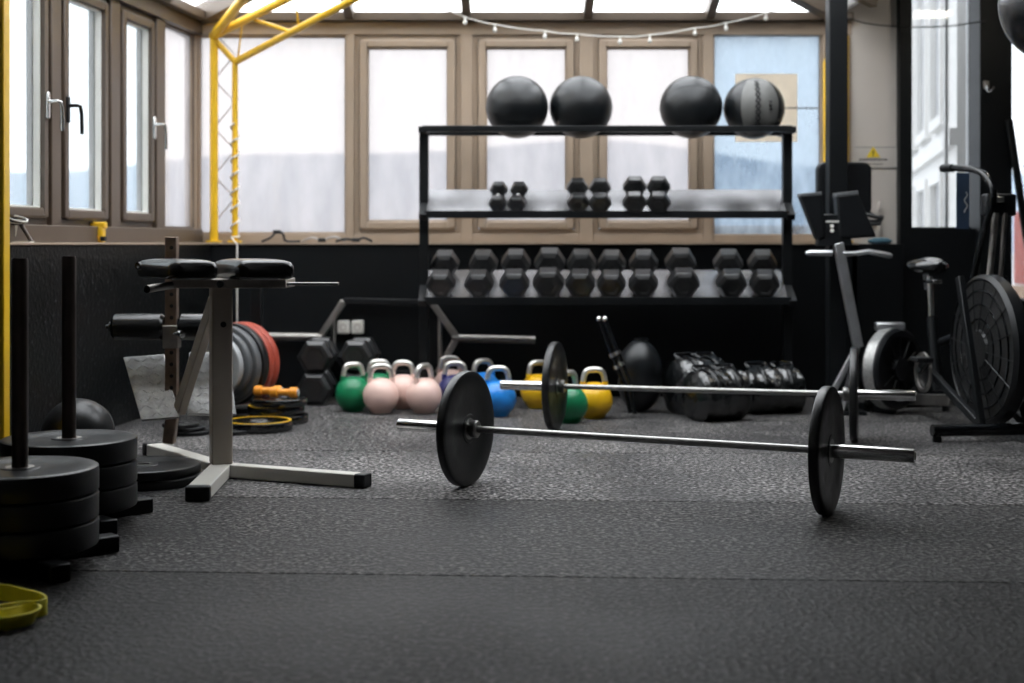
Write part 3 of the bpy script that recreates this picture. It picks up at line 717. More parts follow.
for px, lab in ((344, 'white wall socket, left of the pair'), (358, 'white wall socket, right of the pair')):
    o = thing('wall_socket', at(px, 334, 8.8), lab, 'socket', 'wall sockets')
    c = at(px, 327, 8.79); MB().cbox((c.x, 8.775, c.z), (.078, .05, .085)).build('cover', 'cable_white', o, bevel=.012, seg=3)
    MB().lathe([(.012, 0), (.024, 0), (.024, .004), (.012, .004)], (c.x, 8.747, c.z), (0, 1, 0), 20, closed=True).build('ring', 'sign_white', o)

# ------------------------------------------------------------------ bench (hyperextension bench) at the left
P0 = V((-1.187, 5.80, 0))
bn = thing('hyperextension_bench', P0, 'pale hyperextension bench with black pads, foot plates and roller pads', 'bench')
MB().box((-.042, -.042, .052), (.042, .042, .775), Matrix.Translation(P0) @ Matrix.Rotation(math.radians(20), 4, 'Z')).build('main_post', 'greige_paint', bn, bevel=.006)
for zz in (.62, ):
    MB().cyl((P0.x+.016, P0.y-.036, zz), (P0.x+.020, P0.y-.048, zz), .012, 14).build('bolt', 'black_steel', bn)
def leg(p1, w_, h_, cap):
    p1 = V(p1); a = V((P0.x, P0.y, h_/2+.001)); b = V((p1.x, p1.y, h_/2+.001)); d = (b-a).normalized()
    lo = MB().bar(a+d*.041 if cap != 'f' else a+V((0, .05, 0)), b, w_, h_).build('base_leg', 'white_paint', bn, bevel=.005)
    MB().bar(b-d*.002, b+d*.045, w_+.006, h_+.004).build('end_cap', 'black_plastic', lo, bevel=.008)
leg((gx(358, 5.54), 5.54, 0), .062, .052, 'r'); leg((-1.16, 5.27, 0), .085, .052, 'f'); leg((-1.60, 6.36, 0), .075, .052, 'b')
ZB = .772
MB().box((gx(172, 5.6), 5.60, ZB), (gx(284, 5.55), 5.84, ZB+.036)).build('top_rail', 'greige_paint', bn, bevel=.004)
MB().box((gx(283, 5.55), 5.62, ZB+.010), (gx(338, 5.62), 5.66, ZB+.022)).build('flat_handle', 'steel', bn, bevel=.003)
MB().tube([(gx(172, 5.6), 5.62, ZB+.012), (gx(160, 5.55), 5.50, ZB+.006), (gx(149, 5.45), 5.42, ZB+.002)], .015, 14, cap=False).build('adjusting_tube', 'dull_steel', bn)
MB().cyl((gx(221, 5.6), 5.60, ZB+.016), (gx(221, 5.6), 5.575, ZB+.016), .014, 16).build('bolt', 'black_steel', bn)
def pad(x0, x1, y0, y1, z0, z1, shx):
    m = MB(); n = 12
    prof = []
    def outline(ins, z):
        r = .045; pts = []
        X0, X1, Y0, Y1 = x0+ins, x1-ins, y0+ins, y1-ins
        for cx, cy, a0 in ((X1-r, Y1-r, 0), (X0+r, Y1-r, 90), (X0+r, Y0+r, 180), (X1-r, Y0+r, 270)):
            for k in range(6):
                a = math.radians(a0+k*18); px, py = cx+r*math.cos(a), cy+r*math.sin(a)
                pts.append((px+shx*(py-y0)/(y1-y0), py, z))
        return pts
    rings = [outline(.02, z0), outline(.004, z0+.006), outline(0, z0+.02), outline(.0, z0+(z1-z0)*.62), outline(.008, z0+(z1-z0)*.85), outline(.028, z1-.004), outline(.055, z1)]
    N_ = len(rings[0]); vs_ = [p for r_ in rings for p in r_]; fs = []
    for i in range(len(rings)-1):
        for k in range(N_): k2 = (k+1) % N_; fs.append((i*N_+k, i*N_+k2, (i+1)*N_+k2, (i+1)*N_+k))
    fs.append(tuple(reversed(range(N_)))); fs.append(tuple((len(rings)-1)*N_+k for k in range(N_)))
    m.add(vs_, fs); return m
zp = ZB+.037
pad(gx(173, 5.46), gx(223, 5.46), 5.43, 5.84, zp, zp+.078, -.25).build('hip_pad', 'vinyl', bn, sharp=60)
pad(gx(239, 5.46), gx(298, 5.46), 5.43, 5.84, zp, zp+.078, -.185).build('hip_pad', 'vinyl', bn, sharp=60)
MB().lathe([(.008, 0), (.016, 0), (.016, .012), (.008, .012)], at(140, 266, 5.70), (-.6, -.8, 0), 16, closed=True).build('pad_eyelet', 'black_plastic', bn)
# rear perforated post, rollers, struts, foot plates
RYp = 6.12; pxp = gx(172, RYp)
MB().box((pxp-.025, RYp-.025, .27), (pxp+.025, RYp+.025, gz(237, RYp))).build('perforated_post', 'worn_bronze', bn, bevel=.003)
for k in range(13):
    zz = .33+k*.05
    if abs(zz-gz(336, RYp)) < .055: continue
    MB().cyl((pxp+.004, RYp-.0245, zz), (pxp+.004, RYp-.027, zz), .0085, 12).build('hole', 'ink', bn)
MB().box((pxp-.033, RYp-.034, gz(348, RYp)), (pxp+.033, RYp+.034, gz(325, RYp))).build('clamp', 'dull_steel', bn, bevel=.004)
MB().lathe([(0, 0), (.010, 0), (.010, .03), (.017, .034), (.017, .05), (0, .054)], (pxp+.02, RYp-.03, gz(333, RYp)), (.8, -.6, 0), 14).build('clamp_knob', 'chrome', bn)
zr = gz(327, RYp)
for x0, x1 in ((gx(113, RYp), pxp-.032), (pxp+.032, gx(222, RYp))):
    ro = MB().lathe([(0, 0), (.046, 0), (.057, .012), (.057, (x1-x0)-.012), (.046, x1-x0), (0, x1-x0)], (x0, RYp, zr), (1, 0, 0), 28).build('roller_pad', 'vinyl', bn)
MB().lathe([(0, 0), (.026, 0), (.022, .014), (.010, .018), (.010, .03), (0, .03)], (gx(113, RYp), RYp, zr), (-1, 0, 0), 18).build('roller_cap', 'black_plastic', bn)
MB().bar((P0.x-.03, P0.y+.03, gz(300, 5.8)), at(179, 412, 6.06), .04, .05).build('diagonal_strut', 'greige_paint', bn, bevel=.004)
MB().bar(at(169, 443, 6.12), at(174, 404, 6.12), .055, .05).build('rear_stub', 'worn_bronze', bn, bevel=.006)
for name, q in (('foot_plate', [(123, 357, 6.20), (164, 354, 6.20), (179, 417, 6.02), (141, 420, 6.02)]), ('foot_plate', [(189, 352, 6.20), (228, 352, 6.20), (236, 414, 6.02), (187, 414, 6.02)])):
    pts = [at(*p) for p in q]; nr = (pts[1]-pts[0]).cross(pts[3]-pts[0]).normalized()
    if nr.y < 0: nr = -nr
    fp = MB().prism(pts, nr*.016).build(name, 'diamond_plate', bn, bevel=.003)
    m = MB()
    e1 = (pts[1]-pts[0]); e2 = (pts[3]-pts[0])
    for i in range(5):
        for j in range(8):
            u_, v_ = (i+.5)/5, (j+.5)/8
            c = pts[0]+e1*u_+e2*v_-nr*.001
            d = (e1.normalized()*(1 if (i+j) % 2 else -1)+e2.normalized()).normalized()
            m.bar(c-d*.013, c+d*.013, .006, .003, nr)
    m.build('tread_pattern', 'diamond_plate', fp)
MB().bar(at(160, 408, 6.08), at(215, 408, 6.08), .03, .02).build('plate_carrier', 'dull_steel', bn, bevel=.003)

# ------------------------------------------------------------------ yellow steel trusses
def truss(sgn, lab):
    Y = 8.915; X0 = gx(214, Y) if sgn > 0 else 2.085; X1 = gx(235, Y) if sgn > 0 else gx(826, Y)
    o = thing('steel_truss', (X0, Y, SILL+.012), lab, 'truss')
    zo, zi = 2.25, 2.085
    T = lambda d, t: V((X0+sgn*d[0]*t, Y-d[1]*t, zo+d[2]*t))
    MB().cyl((X0, Y, ZF), (X0, Y, zo), .026, 18).build('column_chord', 'yellow_paint', o)
    MB().cyl((X1, Y, ZF), (X1, Y, zi), .019, 18).build('column_chord', 'yellow_paint', o)
    MB().box((X0-.045, Y-.04, ZF), (X0+.045, Y+.03, ZF+.014)).build('base_plate', 'yellow_paint', o, bevel=.003); MB().box((X1-.04, Y-.04, ZF), (X1+.04, Y+.03, ZF+.014)).build('base_plate', 'yellow_paint', o, bevel=.003)
    MB().cyl((X0, Y, zo-.02), (X1, Y, zi), .019, 14).build('knee_brace', 'yellow_paint', o)
    if sgn < 0: return X1, Y
    b1, b2 = (.5, 1, .22), (1, 1, .253)
    MB().tube([T(b1, -.01), T(b1, 1.9)], .030, 16).build('rafter_chord', 'yellow_paint', o)
    MB().tube([T(b2, -.01), T(b2, 1.85)], .026, 16).build('rafter_chord', 'yellow_paint', o)
    L3 = lambda t: V((X1+sgn*t, Y-t, zi+.297*t))
    MB().tube([L3(0), L3(1.75)], .022, 16).build('rafter_chord', 'yellow_paint', o)
    T2 = lambda t: T(b2, t)
    for k, (a, b) in enumerate(((.22, .02), (.27, .42), (.60, .47), (.66, .85), (1.02, .9), (1.08, 1.25), (1.45, 1.3))):
        MB().tube([T2(a), L3(b)], .012 if k % 2 else .006, 8).build('web_bar', 'yellow_paint', o)
    for k in range(4):
        za = ZF+.12+k*.30
        MB().tube([(X0, Y, za), (X1, Y, za+.16), (X0, Y, za+.30)], .0045, 6).build('lacing', 'greige_paint', o)
    return X1, Y
XI, YI = truss(1, 'yellow steel truss column and rafters in the left corner'); truss(-1, 'yellow steel truss behind the black rig post at right')
cw = MB(); pts = []
for k in range(130):
    a = k*.33; z = .99+(1.70-.99)*k/129; pts.append((XI+.026*math.cos(a), YI+.026*math.sin(a), z))
cw.tube([(gx(237, 8.76), 8.76, .40), (gx(237, 8.76), 8.765, .94), (XI+.0, 8.80, .985)]+pts, .0055, 7)
tag(cw.build('wound_cable', 'cable_white'), 'white cable wound around the yellow column and hanging down the wall', 'cable')
# yellow column at the left edge
o = thing('yellow_column', (gx(-2, 5.65), 5.65, 0), 'yellow steel column at the left edge of the picture', 'column')
MB().box((o.location.x-.036, 5.614, .012), (o.location.x+.036, 5.686, 2.55)).build('shaft', 'yellow_paint', o, bevel=.006)
MB().box((o.location.x-.09, 5.56, 0), (o.location.x+.09, 5.74, .012)).build('base_plate', 'yellow_paint', o, bevel=.003)
for dx in (-.065, .065): MB().cyl((o.location.x+dx, 5.58, .012), (o.location.x+dx, 5.58, .025), .010, 6).build('bolt', 'dull_steel', o)

# ------------------------------------------------------------------ string lights
pp = [(410, -8), (430, 1), (465, 17), (495, 24.5), (545, 31), (577, 34), (620, 36.5), (650, 35), (695, 28), (726, 23), (766, 13), (800, -2), (820, -12)]
pp = [at(a, b, 8.72) for a, b in pp]; o = thing('string_lights', pp[0], 'thin string of tiny bulbs hanging across the window header', 'string lights')
sm = []
for i in range(len(pp)-1):
    for k in range(4): sm.append(pp[i].lerp(pp[i+1], k/4)-V((0, 0, .006*math.sin(math.pi*k/4))))
MB().tube(sm+[pp[-1]], .004, 6).build('cord', 'cable_white', o)
for p in pp[2:-2]:
    s_ = MB().cyl(p, p-V((0, 0, .022)), .007, 8).build('bulb_socket', 'cable_white', o)
    MB().ell(p-V((0, 0, .034)), (.013, .013, .016), 12, 8).build('bulb', 'bead_white', o)

# ------------------------------------------------------------------ rig post and padded machine at the right
RX, RYY = gx(836.5, 8.05), 8.05
o = thing('rig_post', (RX, RYY, 0), 'tall black square rig post in front of the warning sign panel', 'post')
MB().box((RX-.053, RYY-.053, .012), (RX+.053, RYY+.053, 2.44)).build('shaft', 'black_wall', o, bevel=.006)
MB().box((RX-.1, RYY-.1, 0), (RX+.1, RYY+.1, .012)).build('base_plate', 'black_steel', o, bevel=.002)
for k in range(12): MB().cyl((RX+.0535, RYY-.01, 1.15+k*.10), (RX+.0555, RYY-.01, 1.15+k*.10), .010, 10).build('hole', 'dull_steel', o)
MD = 7.86
o = thing('padded_machine', (gx(850, MD), MD, 0), 'black padded machine with flared wings on a slanted silver rail', 'exercise machine')
def poly_px(pts, d, th): return MB().prism([at(a, b, d) for a, b in pts], (0, th, 0))
bp_ = []
for cx, cy, a0 in ((864, 170, 0), (825, 170, 90), (825, 208, 180), (864, 208, 270)):
    for k in range(5): a = math.radians(a0+k*22.5); bp_.append((cx+8*math.cos(a), cy-8*math.sin(a)))
poly_px(bp_, 8.16, .06).build('back_pad', 'black_plastic', o, bevel=.012, seg=3)
MB().bar(at(845, 190, 8.22), at(845, 240, 8.22), .06, .04).build('pad_support', 'black_steel', o)
wgl = poly_px([(800.5, 195), (822, 193.5), (826, 238), (818, 240), (808, 215)], MD-.03, .10).build('wing', 'black_plastic', o, bevel=.012, seg=3)
poly_px([(800.5, 197), (800.5, 193.5), (822, 191.5), (822, 195.5)], MD-.035, .10).build('wing_cap', 'plate_grey', wgl, bevel=.003)
wgr = poly_px([(836.5, 195), (858, 192.5), (877, 237), (840, 239)], MD-.03, .10).build('wing', 'black_plastic', o, bevel=.012, seg=3)
poly_px([(836.5, 197), (836.5, 193), (858, 190.5), (859, 195)], MD-.035, .10).build('wing_cap', 'plate_grey', wgr, bevel=.003)
hub = poly_px([(819, 214), (846, 214), (853, 246), (818, 246)], MD-.02, .08).build('hub_block', 'black_plastic', o, bevel=.006)
poly_px([(826, 220.5), (839, 220.5), (839, 222.5), (826, 222.5)], MD-.026, .004).build('white_label', 'bead_white', hub)
for py in (226, 230.5): MB().cyl(at(832, py, MD-.021), at(832, py, MD-.028), .011, 12).build('screw', 'bead_white', hub)
MB().bar(at(838, 243, MD), at(858, 347, MD), .058, .05).build('slanted_rail', 'rail_steel', o, bevel=.004)
MB().tube([at(832, 253, MD-.02), at(809, 253, MD-.02), at(806, 253.5, MD-.02)], [.017, .017, .010], 14).build('handle', 'rail_steel', o)
MB().tube([at(842, 254, MD-.02), at(856, 253.5, MD-.02), at(868, 251.5, MD-.02), at(889, 255.5, MD-.02), at(892, 256, MD-.02)], [.014, .014, .014, .016, .009], 14).build('handle', 'rail_steel', o)
MB().tube([at(860, 212, 8.0), at(872, 216, 7.95), at(882, 218, 7.95), at(880, 224, 7.95), at(870, 224, 7.95)], .010, 10).build('loop', 'cable_black', o)
fy = HOR+1351/MD
for px, dy in ((822, 0.0), (845, .05)):
    f = at(px, fy, MD); f.z = .012; f.y += dy
    MB().bar(at(857, 346, MD), f, .03, .03).build('leg', 'rail_steel', o, bevel=.003)
MB().box((gx(816, MD), MD-.03, 0), (gx(866, MD), MD+.09, .022)).build('base_bar', 'black_steel', o, bevel=.004)

# ------------------------------------------------------------------ rower flywheel unit
n = V((.65, -.76, 0)).normalized(); fc = at(901, 369, 7.86); R = .225; T = .11
o = thing('rowing_machine', (fc.x, fc.y, 0), 'black rowing machine flywheel unit with perforated silver band', 'rowing machine')
MB().lathe([(0, -T), (R*.5, -T-.01), (R*.94, -T), (R, -T+.015), (R, -.015), (R*.94, 0), (R*.80, .004), (R*.78, -.02), (R*.30, -.02), (R*.28, .012), (0, .016)], fc, n, 48).build('flywheel_housing', 'black_plastic', o, sharp=30)
MB().lathe([(R*1.001, -T+.02), (R*1.02, -T+.022), (R*1.02, -.026), (R*1.001, -.024)], fc, n, 48, closed=True).build('perforated_band', 'mesh_band', o)
for k in range(12):
    a = k*math.pi/6; u_ = n.cross(V((0, 0, 1))).normalized(); dv = u_*math.cos(a)+V((0, 0, 1))*math.sin(a)
    MB().tube([fc+dv*R*.3-n*.004, fc+dv*R*.79-n*.004], .005, 6).build('cage_spoke', 'black_steel', o)
tp = fc+V((0, 0, R+.008))-n*.05
MB().cbox((tp.x-.02, tp.y, tp.z), (.16, .07, .045)).build('handle_bracket', 'rail_steel', o, bevel=.01)
pdir = V((.76, .65, 0))
MB().bar(fc+V((0, 0, -.02))-n*.06, fc+pdir*.25+V((0, 0, -.02))-n*.06, .06, .08).build('rail_stub', 'black_steel', o, bevel=.005)
c_ = fc-n*.06
MB().bar(V((c_.x, c_.y, .13)), V((c_.x-.02, c_.y-.02, .02)), .06, .05).build('front_stem', 'black_steel', o)
MB().bar(V((c_.x, c_.y, .025))-n*.25, V((c_.x, c_.y, .025))+n*.02, .05, .05).build('foot_bar', 'black_steel', o, bevel=.01)

# ------------------------------------------------------------------ air bike
BX = 2.32; b = thing('air_bike', (BX, 7.3, 0), 'black air bike with large caged fan wheel at the right', 'exercise bike')
fcn = V((BX, 7.02, .425)); R = .37; T = .09
MB().lathe([(R*.95, -T/2), (R, -T/2+.02), (R, T/2-.02), (R*.95, T/2), (R*.93, T/2-.01), (R*.93, -T/2+.01)], fcn, (1, 0, 0), 56, closed=True).build('fan_rim', 'black_plastic', b)
MB().lathe([(.0, -T/2-.015), (.09, -T/2-.015), (.10, -T/2-.004), (R*.94, -T/2+.012), (R*.94, -T/2+.02), (0, -T/2+.012)], fcn, (1, 0, 0), 56).build('fan_cover', 'fan_mesh', b)
MB().lathe([(.0, T/2+.015), (.09, T/2+.015), (.10, T/2+.004), (R*.94, T/2-.012), (R*.94, T/2-.02), (0, T/2-.012)], fcn, (1, 0, 0), 56).build('fan_cover', 'fan_mesh', b)
for rr in (.15, .22, .29, .345): MB().lathe([(rr-.004, -T/2-.006+.02*(rr/R)), (rr+.004, -T/2-.006+.02*(rr/R)), (rr+.004, -T/2-.014+.02*(rr/R)), (rr-.004, -T/2-.014+.02*(rr/R))], fcn, (1, 0, 0), 48, closed=True).build('cage_ring', 'black_gloss', b)
for k in range(16):
    a = k*math.pi/8+.1; dv = V((0, math.cos(a), math.sin(a)))
    MB().tube([fcn+dv*.09+V((-T/2-.014, 0, 0)), fcn+dv*R*.97+V((-T/2+.008, 0, 0))], .003, 5).build('cage_wire', 'black_steel', b)
# frame
MB().tube([(BX-.375, 6.83, .055), (BX+.30, 6.83, .055)], .030, 16).build('front_stabiliser', 'black_gloss', b)
for dx in (-.35, .28): MB().cyl((BX+dx, 6.83, 0), (BX+dx, 6.83, .03), .022, 12).build('levelling_foot', 'rubber', b)
MB().tube([(BX-.25, 8.02, .05), (BX+.25, 8.02, .05)], .028, 16).build('rear_stabiliser', 'black_gloss', b)
for dx in (-.22, .22): MB().cyl((BX+dx, 8.02, 0), (BX+dx, 8.02, .03), .022, 12).build('levelling_foot', 'rubber', b)
MB().bar((BX, 8.02, .07), (BX-.005, 7.42, .13), .05, .06).build('main_beam', 'dull_steel', b, bevel=.006)
for dx in (-.115, .115):
    MB().bar((BX+dx, 6.85, .055), (BX+dx, 7.10, .78), .03, .045).build('fork', 'black_steel', b, bevel=.004)
    MB().bar((BX+dx, 6.83, .06), (BX+dx, 7.52, .30), .03, .04).build('chain_stay', 'black_steel', b, bevel=.004)
MB().tube([(BX+.0, 7.62, .16), (BX+.0, 7.70, .55)], .028, 14).build('seat_tube', 'black_steel', b)
MB().tube([(BX+.0, 7.70, .50), (BX+.0, 7.73, .77)], .018, 14).build('seat_post', 'chrome', b)
MB().tube([(BX+.0, 7.58, .42), (BX+.0, 7.16, .52)], .022, 12).build('top_tube', 'black_steel', b)
MB().bar((BX+.002, 7.78, .742), (BX+.0, 7.62, .742), .05, .018).build('seat_slider', 'chrome', b, bevel=.003)
MB().bar((BX+.0, 7.78, .78), (BX+.0, 7.76, .70), .02, .03).build('slider_knob', 'rail_steel', b)
def sad(p, q):
    t = (1-p.y)/2                      # narrow at the nose (towards the handle side)
    wdt = .45+.55*(1-max(0, -p.y)) if p.y < 0 else 1.0
    return V((q.x*wdt, q.y, q.z+.012*p.y*p.y))
MB().ell((BX+.0, 7.74, .822), (.115, .15, .045), 28, 14, None, sad).build('saddle', 'leather', b)
MB().ell((BX+.0, 7.70, .847), (.05, .10, .025), 20, 10).build('saddle_patch', 'glove_grey', b)
cr_ = V((BX-.14, 7.50, .27))
MB().lathe([(.085, 0), (.105, 0), (.105, .012), (.085, .012)], cr_, (1, 0, 0), 36, closed=True).build('chain_ring', 'dull_steel', b)
MB().lathe([(0, -.004), (.08, -.004), (.08, .008), (0, .008)], cr_+V((.02, 0, 0)), (1, 0, 0), 30).build('chain_guard', 'black_plastic', b)
MB().bar(cr_+V((-.015, 0, 0)), cr_+V((-.015, -.15, .08)), .02, .03).build('crank_arm', 'black_gloss', b, bevel=.004)
MB().cbox(cr_+V((-.065, -.15, .08)), (.09, .09, .025)).build('pedal', 'black_plastic', b, bevel=.005)
MB().bar(cr_+V((.27, 0, 0)), cr_+V((.27, .15, -.08)), .02, .03).build('crank_arm', 'black_gloss', b, bevel=.004)
MB().cbox(cr_+V((.32, .15, -.08)), (.09, .09, .025)).build('pedal', 'black_plastic', b, bevel=.005)
def smooth(pts, n=5):
    pts = [V(p) for p in pts]; out = []
    for i in range(len(pts)-1):
        p0 = pts[max(0, i-1)]; p1 = pts[i]; p2 = pts[i+1]; p3 = pts[min(len(pts)-1, i+2)]
        for k in range(n):
            t = k/n; out.append(.5*((2*p1)+(p2-p0)*t+(2*p0-5*p1+4*p2-p3)*t*t+(3*p1-p0-3*p2+p3)*t*t*t))
    return out+[pts[-1]]
for sx in (-1, 1):
    x = BX+(-.015 if sx < 0 else .34)
    fw = 0 if sx < 0 else -.22
    lv = [(x, 7.30, .46), (x, 7.22+fw, .66), (x+.01, 7.08+fw, .98), (x+.02, 7.0+fw, 1.13), (x+.02, 6.99+fw, 1.22), (x+.01, 7.06+fw, 1.29), (x, 7.2+fw, 1.325), (x-.01, 7.40+fw, 1.34)]
    MB().tube(smooth(lv), .017, 12).build('hand_lever', 'black_gloss', b)
    MB().tube([(x-.01, 7.38+fw, 1.339), (x-.015, 7.49+fw, 1.343)], .021, 14).build('grip', 'black_plastic', b)
MB().tube([(BX+.03, 7.08, .76), (BX+.05, 7.05, 1.10)], .016, 10).build('console_mast', 'dull_steel', b); MB().tube([(BX+.09, 7.08, .76), (BX+.10, 7.05, 1.10)], .012, 10).build('console_mast', 'dull_steel', b)
MB().cbox((BX+.08, 7.08, 1.14), (.16, .07, .11)).build('console', 'black_plastic', b, bevel=.012)
MB().cbox((BX+.06, 7.035, 1.165), (.05, .02, .03)).build('console_clip', 'chrome', b, bevel=.004)
b.rotation_euler = (0, 0, math.radians(7))
# navy strap hanging from the grip
sx = gx(962, 7.5); st = thing('hanging_strap', (sx, 7.5, 1.03), 'navy fabric strap hanging from the bike grip', 'strap')
MB().box((sx-.034, 7.485, gz(229, 7.5)), (sx+.034, 7.49, 1.318)).build('webbing', 'strap_navy', st, bevel=.001)
m = MB(); q = [(gx(966, 7.48)+.008*math.sin(k*.9), 7.482, gz(192+k*1.6, 7.48)) for k in range(14)]
m.tube(q, .003, 6); m.build('script_mark', 'plate_light', st)

# ------------------------------------------------------------------ bags and rods by the wall
def wrinkle(seed, amp):
    def fn(p, q):
        k = 1+amp*(math.sin(7*p.x+seed)*math.sin(9*p.y+seed*2)+.6*math.sin(15*p.z+5*p.x+seed)+.4*math.sin(23*p.y+11*p.z))
        return q*k
    return fn
def power_bag(p0, p1, R, lab, seed, straps=2):
    p0 = V(p0); p1 = V(p1); ax = (p1-p0); L = ax.length; ax.normalize()
    o = thing('power_bag', ((p0.x+p1.x)/2, (p0.y+p1.y)/2, 0), lab, 'bag', 'black training bags')
    m = MB(); seg, n = 32, 28; u_ = ax.cross(V((0, 0, 1))).normalized(); w_ = V((0, 0, 1)); vs_ = []; fs = []
    for i in range(n+1):
        t = i/n; e = min(1, math.sin(math.pi*min(max(t, .0), 1))*3.2)**.5 if 0 < t < 1 else .02
        for k in range(seg):
            a = 2*math.pi*k/seg
            rr = R*e*(1+.035*math.sin(5*a+seed+t*9)+.03*math.sin(11*t*3+a*2+seed)+.02*math.sin(a*9+t*25))
            z = math.sin(a)*rr; z = max(z, -R*.93)
            vs_.append(p0+ax*(L*t)+u_*math.cos(a)*rr+w_*(z))
    for i in range(n):
        for k in range(seg): k2 = (k+1) % seg; fs.append((i*seg+k, i*seg+k2, (i+1)*seg+k2, (i+1)*seg+k))
    fs += [tuple(range(seg)), tuple(n*seg+k for k in range(seg))]
    m.add(vs_, fs).build('bag_body', 'leather', o, sharp=80)
    for k in range(straps):
        t = .3+.4*k/(max(1, straps-1)) if straps > 1 else .5
        c = p0+ax*(L*t); pts = [c+(u_*math.cos(a)+w_*math.sin(a))*R*1.02 for a in [math.radians(20+14*j) for j in range(11)]]
        MB().tube(pts, .012, 8).build('strap', 'black_gloss', o)
        MB().tube(smooth([c+ax*.05+w_*R*.98, c+ax*.055+w_*(R+.018)-u_*.04, c-ax*.055+w_*(R+.018)-u_*.04, c-ax*.05+w_*R*.98]), .010, 8).build('carry_handle', 'black_gloss', o)
    return o
power_bag((gx(690, 7.56), 7.56, .13), (gx(742, 7.72), 7.72, .13), .138, 'black leather training bag with handles, foremost of the pile', 1.0)
power_bag((gx(738, 7.92), 7.92, .125), (gx(803, 8.0), 8.0, .125), .132, 'black leather training bag at the right end of the pile', 3.0)
power_bag((gx(672, 7.86), 7.86, .15), (gx(722, 8.02), 8.02, .15), .160, 'glossy black training bag bulging at the left back of the pile', 5.0)
x, y = gx(640, 8.0), 8.0
o = thing('slam_bag', (x, y, 0), 'tall round black bag between the yellow kettlebell and the bag pile', 'bag')
MB().ell((x, y, .205), (.118, .118, .205), 36, 22, None, lambda p, q: V((q.x*(1+.16*(1-abs(p.z))*abs(p.z)*3), q.y*(1+.16*(1-abs(p.z))*abs(p.z)*3), q.z))).build('bag_body', 'ball_skin', o)
MB().lathe([(.040, 0), (.046, 0), (.046, .015), (.040, .015)], (x+.01, y, .40), (0, .1, 1), 18, closed=True).build('neck_ring', 'black_gloss', o)
for k, (t0, t1, lab) in enumerate(((( 599, 319), (624, 385), 'black rod with chrome tip leaning on the round bag, left of two'), ((605, 319), (629, 380), 'black rod with chrome tip leaning on the round bag, right of two'))):
    a, b_ = at(*t0, 7.84-.05*k), at(*t1, 7.80-.05*k); f = V((b_.x+(b_.x-a.x)*.25, 7.79-.05*k, .02))
    o = thing('tipped_rod', (f.x, f.y, 0), lab, 'rod', 'chrome tipped rods')
    MB().tube([a, b_, f], .012, 10).build('rod', 'black_gloss', o); MB().ell(a, (.016, .016, .016), 12, 8).build('tip', 'chrome', o)
    for j in range(2): c = a.lerp(b_, .55+.18*j); MB().lathe([(.012, -.01), (.020, -.01), (.020, .01), (.012, .01)], c, b_-a, 14, closed=True).build('ring', 'chrome', o)
# ball by the left wall
c = V((gx(78, 5.95), 5.95, .15)); o = thing('medicine_ball', (c.x, c.y, 0), 'dark grey ball on the floor behind the farther plate stand', 'ball')
MB().ell(c, (.15, .15, .15), 40, 20).build('ball_shell', 'rubber_worn', o)
MB().tube([c+V((math.cos(a)*.1503, math.sin(a)*.1503*.5, math.sin(a)*.1503*.866)) for a in [2*math.pi*k/40 for k in range(40)]], .0025, 5, closed=True).build('seam', 'ink', o)
# hanging round bag, top right
c = V((gx(1064, 6.0), 6.0, gz(2, 6.0))); o = thing('hanging_ball_bag', (c.x, c.y, c.z-.265), 'black round punching bag hanging at the top right edge', 'punching bag')
MB().ell(c, (.265, .265, .265), 40, 20).build('bag_body', 'vinyl', o)
MB().tube([c+V((0, 0, .26)), (c.x, c.y, 2.99)], .012, 8).build('chain', 'dull_steel', o)
# brace by the right window
o = MB().bar(at(1009, 120, 8.74), at(1040, 330, 8.74), .035, .04).build('wall_brace', 'black_steel', bevel=.004); tag(o, 'black brace slanting down across the right edge window', 'brace')
# ------------------------------------------------------------------ yellow resistance band on the floor
def fl_(px, py): d = 1351/(py-HOR); return V((gx(px, d), d, 0))
def ribbon(m, pts, h, th, lean=0):
    pts = [V(p) for p in pts]; n_ = len(pts); base = len(m.v)
    for i, p in enumerate(pts):
        t = (pts[(i+1) % n_]-pts[i-1]).normalized(); s_ = V((t.y, -t.x, 0)).normalized()
        for a, z in ((-th/2, 0), (th/2, 0), (th/2, h), (-th/2, h)): m.v.append(V((p.x, p.y, p.z+z))+s_*(a+lean*z))
    for i in range(n_):
        j = (i+1) % n_
        for k in range(4): k2 = (k+1) % 4; m.f.append((base+i*4+k, base+i*4+k2, base+j*4+k2, base+j*4+k))
m = MB()
loop = smooth([fl_(-60, 606), fl_(-30, 601), fl_(0, 600), fl_(22, 604), fl_(40, 609), fl_(46, 614), fl_(36, 617), fl_(18, 618), fl_(0, 621), fl_(-30, 624), fl_(-60, 622), fl_(-72, 614)], 6)
ribbon(m, loop, .042, .006)
band = m.build('resistance_band', 'yellow_band'); tag(band, 'yellow resistance band lying in loops at the lower left', 'band')
m = MB()
loop = smooth([fl_(-60, 634), fl_(-20, 632), fl_(4, 630), fl_(22, 627), fl_(33, 622), fl_(28, 619.5), fl_(10, 624), fl_(-20, 627), fl_(-60, 628)], 6)
ribbon(m, [p+V((0, -.0, .0)) for p in loop], .036, .006, .5)
MBd = m.build('inner_loop', 'yellow_band', band)
